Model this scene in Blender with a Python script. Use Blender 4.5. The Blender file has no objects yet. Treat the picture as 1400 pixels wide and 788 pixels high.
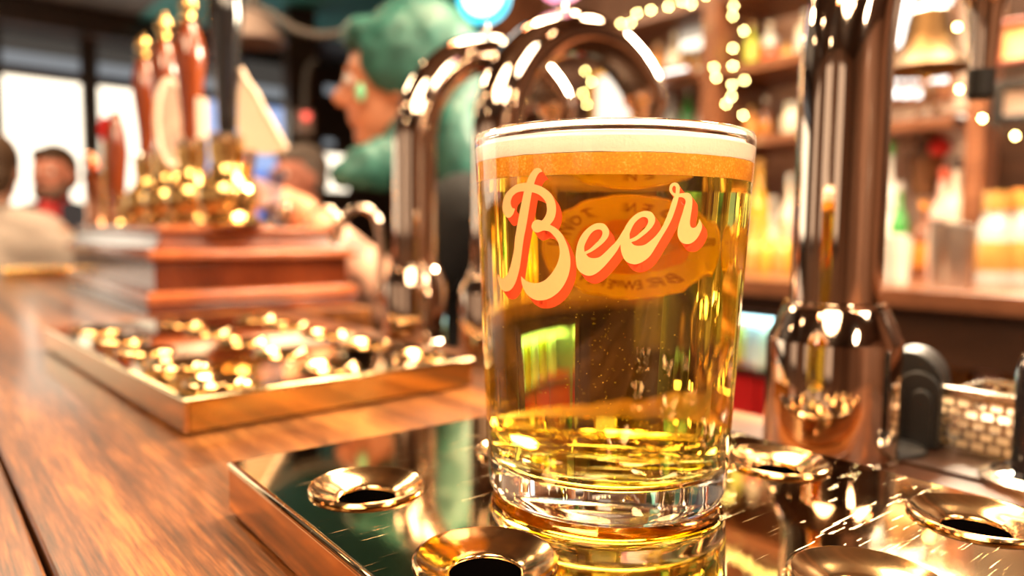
import bpy, bmesh, math, random
from mathutils import Vector, Matrix, noise
random.seed(7)
S = bpy.context.scene
COL = S.collection
PI = math.pi

# ------------------------------------------------------------------ camera
F_PX, PITCH, ROLL, CAM_Z = 992.0, 0.0760, 0.0109, 0.1062
cd = bpy.data.cameras.new('camera'); cam = bpy.data.objects.new('camera', cd); COL.objects.link(cam)
cd.sensor_width = 36.0; cd.lens = F_PX / 1400 * 36
cam.location = (0, 0, CAM_Z)
FW = Vector((0, math.cos(PITCH), -math.sin(PITCH))); UP0 = Vector((0, math.sin(PITCH), math.cos(PITCH))); RT0 = Vector((1, 0, 0))
RT = RT0 * math.cos(ROLL) + UP0 * math.sin(ROLL); UP = -RT0 * math.sin(ROLL) + UP0 * math.cos(ROLL)
cam.rotation_euler = Matrix((RT, UP, -FW)).transposed().to_euler()
cd.clip_start = 0.01; cd.clip_end = 60
cd.dof.use_dof = True; cd.dof.focus_distance = 0.198; cd.dof.aperture_fstop = 6.0; cd.dof.aperture_blades = 9
S.camera = cam

# ------------------------------------------------------------------ world, exposure, sampling
w = bpy.data.worlds.new('world'); S.world = w; w.use_nodes = True
w.node_tree.nodes['Background'].inputs[0].default_value = (0.9, 0.6, 0.38, 1)
w.node_tree.nodes['Background'].inputs[1].default_value = 0.25
S.view_settings.view_transform = 'Standard'; S.view_settings.look = 'None'
S.view_settings.exposure = 0.52; S.view_settings.gamma = 1.0
S.cycles.use_denoising = True
S.cycles.max_bounces = 20; S.cycles.transmission_bounces = 20; S.cycles.glossy_bounces = 8; S.cycles.diffuse_bounces = 4
S.cycles.transparent_max_bounces = 12; S.cycles.volume_bounces = 0
S.cycles.caustics_reflective = True; S.cycles.caustics_refractive = True
S.cycles.blur_glossy = 0.3; S.cycles.sample_clamp_indirect = 25.0; S.cycles.sample_clamp_direct = 0

# ------------------------------------------------------------------ frames of reference
TH = math.radians(40.0); CT, ST = math.cos(TH), math.sin(TH)
def W(v, u, z=0.0): return Vector((v * CT - u * ST, v * ST + u * CT, z))     # v: across the bar, u: along the bar
def ray(px, py): return FW + RT * ((px - 700) / F_PX) + UP * ((394 - py) / F_PX)
CAMP = Vector((0, 0, CAM_Z))
def at_z(px, py, z=0.0): r = ray(px, py); return CAMP + r * ((z - CAM_Z) / r.z)
def at_d(px, py, d): return CAMP + ray(px, py) * d
NV = Vector((CT, ST, 0)); NU = Vector((-ST, CT, 0))
def at_v(px, py, v): r = ray(px, py); return CAMP + r * (v / r.dot(NV))
def at_u(px, py, u): r = ray(px, py); return CAMP + r * (u / r.dot(NU))
def vu(p): return p.dot(NV), p.dot(NU), p.z

# ------------------------------------------------------------------ large lights (the room's lamps and added fills)
def area_light(name, loc, target, size, energy, color, spread=PI):
    l = bpy.data.lights.new(name, 'AREA'); l.shape = 'DISK'; l.size = size; l.energy = energy; l.color = color; l.spread = spread
    o = bpy.data.objects.new(name, l); COL.objects.link(o); o.location = loc
    o.rotation_euler = (Vector(target) - Vector(loc)).to_track_quat('-Z', 'Y').to_euler()
    return o
WARM = (1.0, 0.74, 0.46)
area_light('lamp_over_bar', (-0.35, -0.55, 1.30), (0.0, 0.25, 0.05), 0.8, 29, WARM)
area_light('lamp_over_aisle', W(0.85, 0.7, 1.35), W(0.5, 0.5, 0), 0.6, 42, WARM)
area_light('lamp_right', (1.1, -0.25, 1.2), (0.05, 0.3, 0.05), 0.5, 14, (1.0, 0.78, 0.55))
area_light('lamp_far', W(0.2, 2.6, 1.45), W(0.2, 2.6, 0), 0.5, 30, WARM)
area_light('lamp_back_bar', W(1.35, 0.2, 1.3), W(1.7, 0.2, 0.1), 0.4, 22, (1.0, 0.72, 0.46))
area_light('glass_backlight', W(1.45, 0.55, 0.74), (0.03, 0.24, 0.08), 0.32, 40, (1.0, 0.80, 0.56))  # added backlight that brightens the beer and its oval badge
area_light('fill_end', W(-0.4, -1.9, 1.45), W(0.2, -2.2, 0), 0.5, 30, (1.0, 0.72, 0.5))  # added fill so the chrome columns reflect less black

# ------------------------------------------------------------------ materials
def new_mat(name):
    m = bpy.data.materials.new(name); m.use_nodes = True
    return m, m.node_tree.nodes, m.node_tree.links, m.node_tree.nodes['Principled BSDF']
def P(name, col, rough=0.5, metal=0.0, coat=0.0, emit=None, estr=0.0, vary=0.12, vscale=20, trans=0.0, ior=1.45, bump=0.0):
    m, n, l, b = new_mat(name)
    b.inputs['Roughness'].default_value = rough; b.inputs['Metallic'].default_value = metal
    b.inputs['Coat Weight'].default_value = coat; b.inputs['IOR'].default_value = ior
    b.inputs['Transmission Weight'].default_value = trans
    c = (*col, 1)
    tc = n.new('ShaderNodeTexCoord'); nz = n.new('ShaderNodeTexNoise'); nz.inputs['Scale'].default_value = vscale; nz.inputs['Detail'].default_value = 4
    l.new(tc.outputs['Object'], nz.inputs['Vector'])
    mx = n.new('ShaderNodeMix'); mx.data_type = 'RGBA'
    mx.inputs[6].default_value = tuple(x * (1 - vary) for x in col) + (1,); mx.inputs[7].default_value = tuple(min(1, x * (1 + vary)) for x in col) + (1,)
    l.new(nz.outputs[0], mx.inputs[0]); l.new(mx.outputs[2], b.inputs['Base Color'])
    if bump:
        bp = n.new('ShaderNodeBump'); bp.inputs['Strength'].default_value = bump; bp.inputs['Distance'].default_value = 0.002
        l.new(nz.outputs[0], bp.inputs['Height']); l.new(bp.outputs[0], b.inputs['Normal'])
    if emit: b.inputs['Emission Color'].default_value = (*emit, 1); b.inputs['Emission Strength'].default_value = estr
    return m
def wood(name, dark, mid, light, scale=(60, 3, 60), rough=0.25, coat=0.5, fine=9.0, bump=0.15, lo=0.36, hi=0.66):
    m, n, l, b = new_mat(name)
    tc = n.new('ShaderNodeTexCoord'); mp = n.new('ShaderNodeMapping'); mp.inputs['Scale'].default_value = scale
    l.new(tc.outputs['Object'], mp.inputs[0])
    n1 = n.new('ShaderNodeTexNoise'); n1.inputs['Scale'].default_value = 0.35; n1.inputs['Detail'].default_value = 6; n1.inputs['Roughness'].default_value = 0.6; n1.inputs['Distortion'].default_value = 0.6
    n2 = n.new('ShaderNodeTexNoise'); n2.inputs['Scale'].default_value = fine; n2.inputs['Detail'].default_value = 5; n2.inputs['Roughness'].default_value = 0.7
    l.new(mp.outputs[0], n1.inputs['Vector']); l.new(mp.outputs[0], n2.inputs['Vector'])
    ad = n.new('ShaderNodeMix'); ad.data_type = 'FLOAT'; ad.inputs[0].default_value = 0.42
    l.new(n1.outputs[0], ad.inputs[2]); l.new(n2.outputs[0], ad.inputs[3])
    cr = n.new('ShaderNodeValToRGB'); e = cr.color_ramp.elements
    e[0].position = lo; e[0].color = (*dark, 1); e[1].position = hi; e[1].color = (*light, 1)
    k = e.new(0.5); k.color = (*mid, 1)
    l.new(ad.outputs[0], cr.inputs[0]); l.new(cr.outputs[0], b.inputs['Base Color'])
    b.inputs['Roughness'].default_value = rough; b.inputs['Coat Weight'].default_value = coat; b.inputs['Coat Roughness'].default_value = 0.12
    bp = n.new('ShaderNodeBump'); bp.inputs['Strength'].default_value = bump; bp.inputs['Distance'].default_value = 0.0006
    l.new(ad.outputs[0], bp.inputs['Height']); l.new(bp.outputs[0], b.inputs['Normal'])
    return m
def metal(name, col, rough=0.06, scratch=0.0, sscale=1.0, smudge=0.05):
    m, n, l, b = new_mat(name)
    b.inputs['Base Color'].default_value = (*col, 1); b.inputs['Metallic'].default_value = 1
    tc = n.new('ShaderNodeTexCoord'); nz = n.new('ShaderNodeTexNoise'); nz.inputs['Scale'].default_value = 25; nz.inputs['Detail'].default_value = 5
    l.new(tc.outputs['Object'], nz.inputs['Vector'])
    mr = n.new('ShaderNodeMapRange'); mr.inputs['From Min'].default_value = 0.35; mr.inputs['From Max'].default_value = 0.75
    mr.inputs['To Min'].default_value = rough; mr.inputs['To Max'].default_value = rough + smudge
    l.new(nz.outputs[0], mr.inputs[0])
    if scratch:
        prev = None
        for k, ang in enumerate((0.5, 1.3, 2.2, 2.8, 0.05)):
            mp = n.new('ShaderNodeMapping'); mp.inputs['Rotation'].default_value = (0, 0, ang)
            mp.inputs['Location'].default_value = (k * 3.1, k * 1.7, 0)
            mp.inputs['Scale'].default_value = (40 * sscale, 2600 * sscale, 1)
            l.new(tc.outputs['Object'], mp.inputs[0])
            sn = n.new('ShaderNodeTexNoise'); sn.inputs['Scale'].default_value = 1; sn.inputs['Detail'].default_value = 1; sn.inputs['Distortion'].default_value = 0.25
            l.new(mp.outputs[0], sn.inputs['Vector'])
            th = n.new('ShaderNodeMapRange'); th.inputs['From Min'].default_value = 0.75; th.inputs['From Max'].default_value = 0.82
            l.new(sn.outputs[0], th.inputs[0])
            if prev is None: prev = th.outputs[0]
            else:
                mm = n.new('ShaderNodeMath'); mm.operation = 'MAXIMUM'; l.new(prev, mm.inputs[0]); l.new(th.outputs[0], mm.inputs[1]); prev = mm.outputs[0]
        sm = n.new('ShaderNodeMath'); sm.operation = 'MULTIPLY_ADD'; sm.inputs[1].default_value = 0.35
        l.new(prev, sm.inputs[0]); l.new(mr.outputs[0], sm.inputs[2]); l.new(sm.outputs[0], b.inputs['Roughness'])
        bp = n.new('ShaderNodeBump'); bp.inputs['Strength'].default_value = scratch; bp.inputs['Distance'].default_value = 0.0002
        l.new(prev, bp.inputs['Height']); l.new(bp.outputs[0], b.inputs['Normal'])
    else:
        l.new(mr.outputs[0], b.inputs['Roughness'])
    return m
def glow(name, col, s):
    m, n, l, b = new_mat(name)
    b.inputs['Base Color'].default_value = (0.02, 0.02, 0.02, 1)
    b.inputs['Emission Color'].default_value = (*col, 1); b.inputs['Emission Strength'].default_value = s
    return m
def glass_mat(name, col=(1, 1, 1), ior=1.5, rough=0.0, density=0, acol=None):
    m = bpy.data.materials.new(name); m.use_nodes = True; n = m.node_tree.nodes; l = m.node_tree.links; n.clear()
    o = n.new('ShaderNodeOutputMaterial'); g = n.new('ShaderNodeBsdfGlass'); g.inputs['Color'].default_value = (*col, 1)
    g.inputs['IOR'].default_value = ior; g.inputs['Roughness'].default_value = rough; l.new(g.outputs[0], o.inputs[0])
    if density:
        a = n.new('ShaderNodeVolumeAbsorption'); a.inputs[0].default_value = (*acol, 1); a.inputs[1].default_value = density; l.new(a.outputs[0], o.inputs[1])
    return m
M = {}
M['bar'] = wood('bar_wood', (0.030, 0.008, 0.0022), (0.140, 0.042, 0.010), (0.40, 0.150, 0.036), (85, 3.2, 85), 0.34, 0.36, 8.0, 0.25, 0.41, 0.60)
M['dwood'] = wood('dark_wood', (0.018, 0.008, 0.004), (0.045, 0.018, 0.009), (0.09, 0.035, 0.016), (30, 3, 30), 0.35, 0.3)
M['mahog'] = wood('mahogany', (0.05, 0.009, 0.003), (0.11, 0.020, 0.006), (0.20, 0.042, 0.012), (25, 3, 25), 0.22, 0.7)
M['mahogl'] = wood('mahogany_moulding_lit', (0.24, 0.06, 0.020), (0.36, 0.095, 0.030), (0.48, 0.15, 0.048), (25, 3, 25), 0.18, 0.8)  # lighter mahogany: highlights on mouldings and top edge put into the colour
M['handle'] = wood('handle_wood', (0.12, 0.020, 0.006), (0.25, 0.048, 0.012), (0.42, 0.11, 0.026), (40, 40, 8), 0.18, 0.9)
M['shelf'] = wood('shelf_wood', (0.10, 0.035, 0.016), (0.20, 0.075, 0.035), (0.34, 0.14, 0.07), (20, 3, 20), 0.3, 0.5)
M['brass_top'] = metal('brass_plate', (0.76, 0.58, 0.33), 0.03, 0.22, 1.0, 0.04)
M['brass'] = metal('brass', (0.88, 0.58, 0.22), 0.17)
M['brass_side'] = metal('brass_side', (0.80, 0.52, 0.24), 0.09)
M['cup'] = metal('cup_metal', (0.76, 0.50, 0.24), 0.12, smudge=0.06)
M['brass_end_shade'] = metal('brass_end_shade', (0.62, 0.42, 0.14), 0.10)  # same brass, with the near end's darker reflection put into the colour
M['chrome'] = metal('warm_chrome', (0.72, 0.60, 0.50), 0.035)
M['chrome_base'] = metal('dark_chrome', (0.56, 0.44, 0.35), 0.04)
M['copper'] = metal('copper', (0.85, 0.42, 0.25), 0.22)
M['steel'] = metal('steel', (0.75, 0.70, 0.62), 0.18)
M['black'] = P('black_gloss', (0.012, 0.012, 0.014), 0.12, coat=0.8)
M['rubber'] = P('black_plastic', (0.009, 0.008, 0.0075), 0.45)
M['void'] = P('dark_inside', (0.002, 0.0015, 0.0015), 1.0); M['void'].node_tree.nodes['Principled BSDF'].inputs['Specular IOR Level'].default_value = 0
M['glass'] = glass_mat('clear_glass', ior=1.5)
M['beer'] = glass_mat('lager', ior=1.34, density=36, acol=(1.0, 0.92, 0.02))
M['cream'] = P('print_cream', (0.95, 0.55, 0.23), 0.4, vary=0.04, vscale=900)
M['red'] = P('print_red', (0.98, 0.085, 0.02), 0.4, vary=0.04, vscale=900)
M['ceil_dark'] = wood('ceiling_boards', (0.035, 0.018, 0.010), (0.10, 0.05, 0.028), (0.20, 0.11, 0.06), (14, 2, 14), 0.5, 0.2)
M['wallw'] = wood('wall_panelling', (0.10, 0.045, 0.025), (0.30, 0.15, 0.09), (0.52, 0.30, 0.20), (5, 5, 0.7), 0.5, 0.2)
M['ceil'] = P('teal_paint', (0.10, 0.42, 0.36), 0.6)
M['wall'] = P('dark_wall', (0.06, 0.032, 0.02), 0.6)
M['floor'] = P('floor_boards', (0.06, 0.03, 0.018), 0.45)
M['window'] = glow('window_daylight', (1.0, 0.86, 0.66), 1.9)
M['fillwin'] = glow('fill_window_glow', (1.0, 0.70, 0.48), 0.8)  # glow of the added windows behind the camera
M['dimwin'] = glow('dim_pane', (0.50, 0.44, 0.38), 0.09)
M['transom'] = glow('transom_daylight', (0.62, 0.66, 0.70), 0.28)
M['bluewin'] = glow('blue_daylight', (0.42, 0.55, 0.90), 0.75)
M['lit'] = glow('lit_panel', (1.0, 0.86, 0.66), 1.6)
M['litw'] = glow('lit_white', (1.0, 0.96, 0.88), 2.6)
M['fairy'] = glow('fairy_bulb', (1.0, 0.80, 0.26), 55)
M['bulb'] = glow('warm_bulb', (1.0, 0.72, 0.42), 45)

# ------------------------------------------------------------------ mesh helpers
def finish(name, bm, mat, parent=None, loc=(0, 0, 0), rotz=0.0, smooth=True, bevel=0.0, auto=True):
    me = bpy.data.meshes.new(name); bmesh.ops.recalc_face_normals(bm, faces=bm.faces[:]); bm.to_mesh(me); bm.free()
    me.materials.append(mat)
    return link(name, me, parent, loc, rotz, smooth, bevel, auto)
def link(name, me, parent=None, loc=(0, 0, 0), rotz=0.0, smooth=True, bevel=0.0, auto=True):
    if smooth:
        me.shade_smooth()
        if auto: me.set_sharp_from_angle(angle=math.radians(38))
    o = bpy.data.objects.new(name, me); COL.objects.link(o)
    o.location = loc; o.rotation_euler = (0, 0, rotz)
    if parent: o.parent = parent
    if bevel:
        b = o.modifiers.new('bevel', 'BEVEL'); b.width = bevel; b.segments = 3; b.limit_method = 'ANGLE'
    return o
def tag(o, label=None, cat=None, group=None, kind=None):
    if label: o['label'] = label
    if cat: o['category'] = cat
    if group: o['group'] = group
    if kind: o['kind'] = kind
    return o
def empty(name, loc=(0, 0, 0), rotz=0.0):
    o = bpy.data.objects.new(name, None); COL.objects.link(o); o.location = loc; o.rotation_euler = (0, 0, rotz); o.empty_display_size = 0.05
    return o
def dup(root, loc=None, rotz=None):
    c = root.copy(); COL.objects.link(c)
    if loc is not None: c.location = loc
    if rotz is not None: c.rotation_euler = (0, 0, rotz)
    for ch in list(root.children):
        d = ch.copy(); COL.objects.link(d); d.parent = c
        for g in list(ch.children):
            e = g.copy(); COL.objects.link(e); e.parent = d
    return c
def add_box(bm, x0, x1, y0, y1, z0, z1, mtx=None):
    vs = [bm.verts.new((x, y, z)) for z in (z0, z1) for y in (y0, y1) for x in (x0, x1)]
    for f in ((0, 1, 3, 2), (4, 5, 7, 6), (0, 1, 5, 4), (2, 3, 7, 6), (0, 2, 6, 4), (1, 3, 7, 5)):
        bm.faces.new([vs[i] for i in f])
    if mtx is not None: bmesh.ops.transform(bm, matrix=mtx, verts=vs)
def box(name, x0, x1, y0, y1, z0, z1, mat, parent=None, loc=(0, 0, 0), rotz=0.0, bevel=0.0):
    bm = bmesh.new(); add_box(bm, x0, x1, y0, y1, z0, z1); return finish(name, bm, mat, parent, loc, rotz, bevel > 0, bevel)
def add_lathe(bm, prof, seg=48, c=(0, 0, 0), close=False):
    rings = []
    for r, z in prof:
        if r < 1e-6: rings.append([bm.verts.new((c[0], c[1], c[2] + z))])
        else: rings.append([bm.verts.new((c[0] + r * math.cos(2 * PI * i / seg), c[1] + r * math.sin(2 * PI * i / seg), c[2] + z)) for i in range(seg)])
    pr = list(zip(rings, rings[1:])) + ([(rings[-1], rings[0])] if close else [])
    for a, b in pr:
        for i in range(seg):
            j = (i + 1) % seg
            if len(a) == 1 and len(b) > 1: bm.faces.new((a[0], b[i], b[j]))
            elif len(b) == 1 and len(a) > 1: bm.faces.new((a[i], a[j], b[0]))
            elif len(a) > 1: bm.faces.new((a[i], a[j], b[j], b[i]))
def lathe(name, prof, mat, parent=None, loc=(0, 0, 0), seg=48, close=False, auto=True):
    bm = bmesh.new(); add_lathe(bm, prof, seg, close=close); return finish(name, bm, mat, parent, loc, auto=auto)
def spline(pts, n=8, closed=False):
    out = []; N = len(pts); P_ = [Vector(p) for p in pts]
    rng = range(N) if closed else range(N - 1)
    for i in rng:
        if closed: a, b, c, d = P_[(i - 1) % N], P_[i], P_[(i + 1) % N], P_[(i + 2) % N]
        else: a, b, c, d = P_[max(i - 1, 0)], P_[i], P_[i + 1], P_[min(i + 2, N - 1)]
        for k in range(n):
            t = k / n
            out.append(0.5 * ((2 * b) + (c - a) * t + (2 * a - 5 * b + 4 * c - d) * t * t + (3 * b - a - 3 * c + d) * t ** 3))
    if not closed: out.append(P_[-1])
    return out
def add_tube(bm, path, rad, seg=12, cap=True):
    path = [Vector(p) for p in path]; N = len(path)
    rads = rad if isinstance(rad, (list, tuple)) else [rad] * N
    prev = None; rings = []
    for i, p in enumerate(path):
        t = (path[min(i + 1, N - 1)] - path[max(i - 1, 0)]).normalized()
        if prev is None:
            a = Vector((0, 0, 1)) if abs(t.z) < 0.9 else Vector((1, 0, 0)); n_ = t.cross(a).normalized()
        else: n_ = (prev - t * prev.dot(t)).normalized()
        prev = n_; b = t.cross(n_)
        rings.append([bm.verts.new(p + (n_ * math.cos(2 * PI * k / seg) + b * math.sin(2 * PI * k / seg)) * rads[i]) for k in range(seg)])
    for a, b in zip(rings, rings[1:]):
        for k in range(seg): bm.faces.new((a[k], a[(k + 1) % seg], b[(k + 1) % seg], b[k]))
    if cap: bm.faces.new(rings[0][::-1]); bm.faces.new(rings[-1])
def tube(name, path, rad, mat, parent=None, loc=(0, 0, 0), seg=12):
    bm = bmesh.new(); add_tube(bm, path, rad, seg); return finish(name, bm, mat, parent, loc)
def add_sphere(bm, c, r, seg=16, rings=10, sc=(1, 1, 1)):
    mt = Matrix.Translation(c) @ Matrix.Diagonal((*sc, 1))
    bmesh.ops.create_uvsphere(bm, u_segments=seg, v_segments=rings, radius=r, matrix=mt)
def sphere(name, c, r, mat, parent=None, sc=(1, 1, 1), seg=16, rings=10):
    bm = bmesh.new(); add_sphere(bm, c, r, seg, rings, sc); return finish(name, bm, mat, parent, auto=False)
def rect_loft(name, x0, x1, y0, y1, rings, mat, parent=None):
    """rings: list of (outset, z)"""
    bm = bmesh.new(); rs = []
    for o_, z in rings:
        rs.append([bm.verts.new(p) for p in ((x0 - o_, y0 - o_, z), (x1 + o_, y0 - o_, z), (x1 + o_, y1 + o_, z), (x0 - o_, y1 + o_, z))])
    for a, b in zip(rs, rs[1:]):
        for k in range(4): bm.faces.new((a[k], a[(k + 1) % 4], b[(k + 1) % 4], b[k]))
    bm.faces.new(rs[0][::-1]); bm.faces.new(rs[-1])
    return finish(name, bm, mat, parent, bevel=0.0015)

# ================================================================== SETTING
FLOOR, CEIL = -1.05, 1.55
V0, V1, U0, U1, VR = -3.2, 2.0, -3.2, 6.0, 4.2
def setting(name, v0, v1, u0, u1, z0, z1, mat, kind='structure'):
    o = box(name, v0, v1, u0, u1, z0, z1, mat, rotz=TH); o['kind'] = kind; return o
setting('floor', V0, VR, U0, U1, FLOOR - 0.05, FLOOR, M['floor'])
setting('ceiling', V0, 1.3, U0, U1, CEIL, CEIL + 0.05, M['ceil_dark'])
setting('ceiling_low', 1.3, VR, U0, 1.6, CEIL, CEIL + 0.05, M['ceil_dark'])
setting('ceiling_far', 1.3, VR, 1.6, U1, CEIL, CEIL + 0.05, M['ceil'])
setting('wall_back', V1, V1 + 0.1, U0, 2.6, FLOOR, CEIL, M['wallw'])
setting('wall_far', VR, VR + 0.1, U0, U1, FLOOR, CEIL, M['wallw'])
setting('wall_front', V0 - 0.1, V0, U0, U1, FLOOR, CEIL, M['wallw'])
setting('wall_left', V0, VR, U1, U1 + 0.1, FLOOR, CEIL, M['wall'])
setting('wall_right', V0, VR, U0 - 0.1, U0, FLOOR, CEIL, M['wallw'])

def uq(px, py, u): v, _, z = vu(at_u(px, py, u)); return v, z
def vq(px, py, v): _, u, z = vu(at_v(px, py, v)); return u, z
# --- windows of the far end wall (wall_left): panes, transoms, mullions
ZB = 0.10
win_spans = [('window_1', -2.6, uq(-6, 200, U1)[0], 'window'), ('window_2', uq(-2, 200, U1)[0], uq(118, 200, U1)[0], 'window'),
             ('window_3', uq(128, 200, U1)[0], uq(240, 200, U1)[0], 'window'), ('window_4', uq(250, 200, U1)[0], uq(392, 200, U1)[0], 'bluewin')]
zt = uq(60, 103, U1)[1]; zt2 = uq(60, 76, U1)[1]; zt3 = uq(60, 38, U1)[1]
for nm, a, b, mt in win_spans:
    r = empty(nm, W(0, 0, 0), TH); r['kind'] = 'structure'
    box('window_pane', a, b, U1 - 0.02, U1 - 0.012, ZB, zt - 0.03, M[mt], r)
    box('window_pane', a, b, U1 - 0.02, U1 - 0.012, zt + 0.03, zt2, M['transom'], r)
    box('window_pane', a, b, U1 - 0.02, U1 - 0.012, zt2 + 0.001, zt3, M['dimwin'], r)
    box('window_frame', a - 0.03, a + 0.03, U1 - 0.07, U1 - 0.001, ZB - 0.04, CEIL, M['dwood'], r)
    box('window_frame', b - 0.03, b + 0.03, U1 - 0.07, U1 - 0.001, ZB - 0.04, CEIL, M['dwood'], r)
    box('transom_bar', a, b, U1 - 0.065, U1 - 0.001, zt - 0.035, zt + 0.035, M['dwood'], r)
    box('window_sill', a, b, U1 - 0.10, U1 - 0.001, ZB - 0.06, ZB - 0.001, M['dwood'], r)
# small window bits to the right, seen past the bartender
for nm, (x0, y0, x1, y1) in (('window_5', (440, 116, 484, 134)), ('window_6', (440, 78, 480, 90)), ('window_7', (438, 190, 456, 200)), ('window_8', (438, 210, 474, 262))):
    a, z1 = uq(x0, y0, U1); b, z0 = uq(x1, y1, U1)
    r = empty(nm, W(0, 0, 0), TH); r['kind'] = 'structure'
    box('window_pane', a, b, U1 - 0.02, U1 - 0.012, z0, z1, M['window' if nm == 'window_8' else 'transom'], r)
    box('window_frame', a - 0.04, a - 0.001, U1 - 0.06, U1 - 0.001, z0 - 0.02, z1 + 0.02, M['dwood'], r)
# unseen glowing windows added behind the camera for front light and reflections
for nm, a, b in (('fill_window_9', -1.6, -0.5), ('fill_window_10', 0.4, 1.5), ('fill_window_11', 2.6, 3.8)):
    r = empty(nm, W(0, 0, 0), TH); r['kind'] = 'structure'
    box('window_pane', V0 + 0.012, V0 + 0.02, a, b, 0.1, 1.2, M['fillwin'], r)
    for q in (a, (a + b) / 2, b): box('window_frame', V0 + 0.001, V0 + 0.07, q - 0.03, q + 0.03, 0.06, 1.24, M['dwood'], r)
    box('window_sill', V0 + 0.001, V0 + 0.10, a - 0.05, b + 0.05, 0.03, 0.09, M['dwood'], r)
# dark soffit over the far end and the posts between the windows
so = uq(350, 60, 3.6)[0]
setting('trim_1', V0, uq(345, 60, 5.6)[0], 5.6, U1 - 0.08, uq(60, 36, 5.6)[1], CEIL, M['dwood'])
setting('trim_2', uq(345, 60, 4.6)[0] , VR, 5.2, U1 - 0.08, uq(450, 56, 5.2)[1], CEIL, M['dwood'])
setting('trim_3', uq(394, 60, 4.6)[0], uq(432, 60, 4.6)[0], 4.6, 4.7, FLOOR, CEIL, M['dwood'])
for k, u in enumerate((-1.6, 0.35, 2.3)):
    setting('trim_%d' % (4 + k), V0, V1, u, u + 0.14, CEIL - 0.13, CEIL, M['dwood'])

# --- the bar counter
BV0, BV1, BU0, BU1 = -0.14, 0.385, -1.2, 2.22
bar = tag(empty('bar_counter', (0, 0, 0), TH), 'long bar counter of glossy red-brown planks under the drip trays', 'bar counter')
edges = [BV0, -0.075, vu(at_z(30, 694, 0))[0], 0.30, BV1]
for a, b in zip(edges, edges[1:]):
    box('plank', a + 0.0008, b - 0.0008, BU0, BU1, -0.035, 0.0, M['bar'], bar, bevel=0.0012)
box('subframe', BV0 + 0.02, BV1 - 0.02, BU0 + 0.02, BU1 - 0.02, -0.09, -0.036, M['dwood'], bar)
box('front_panel', BV0 + 0.03, BV0 + 0.07, BU0 + 0.02, BU1 - 0.02, FLOOR, -0.09, M['dwood'], bar)
box('back_panel', BV1 - 0.07, BV1 - 0.03, BU0 + 0.02, BU1 - 0.02, FLOOR, -0.09, M['dwood'], bar)
box('end_panel', BV0 + 0.03, BV1 - 0.03, BU1 - 0.06, BU1 - 0.02, FLOOR, -0.09, M['dwood'], bar)

box('back_extension', BV1 + 0.0005, 0.50, 0.90, 1.62, -0.035, 0.0, M['bar'], bar, bevel=0.0012)
ul = vu(at_z(1190, 606, 0))[1]
o = box('back_ledge', BV1 - 0.03, 0.50, -0.6, ul, 0.0003, 0.0016, M['dwood'], None, rotz=TH); tag(o, 'dark wooden ledge strip under the steel caddy and black housing', 'ledge')
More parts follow.
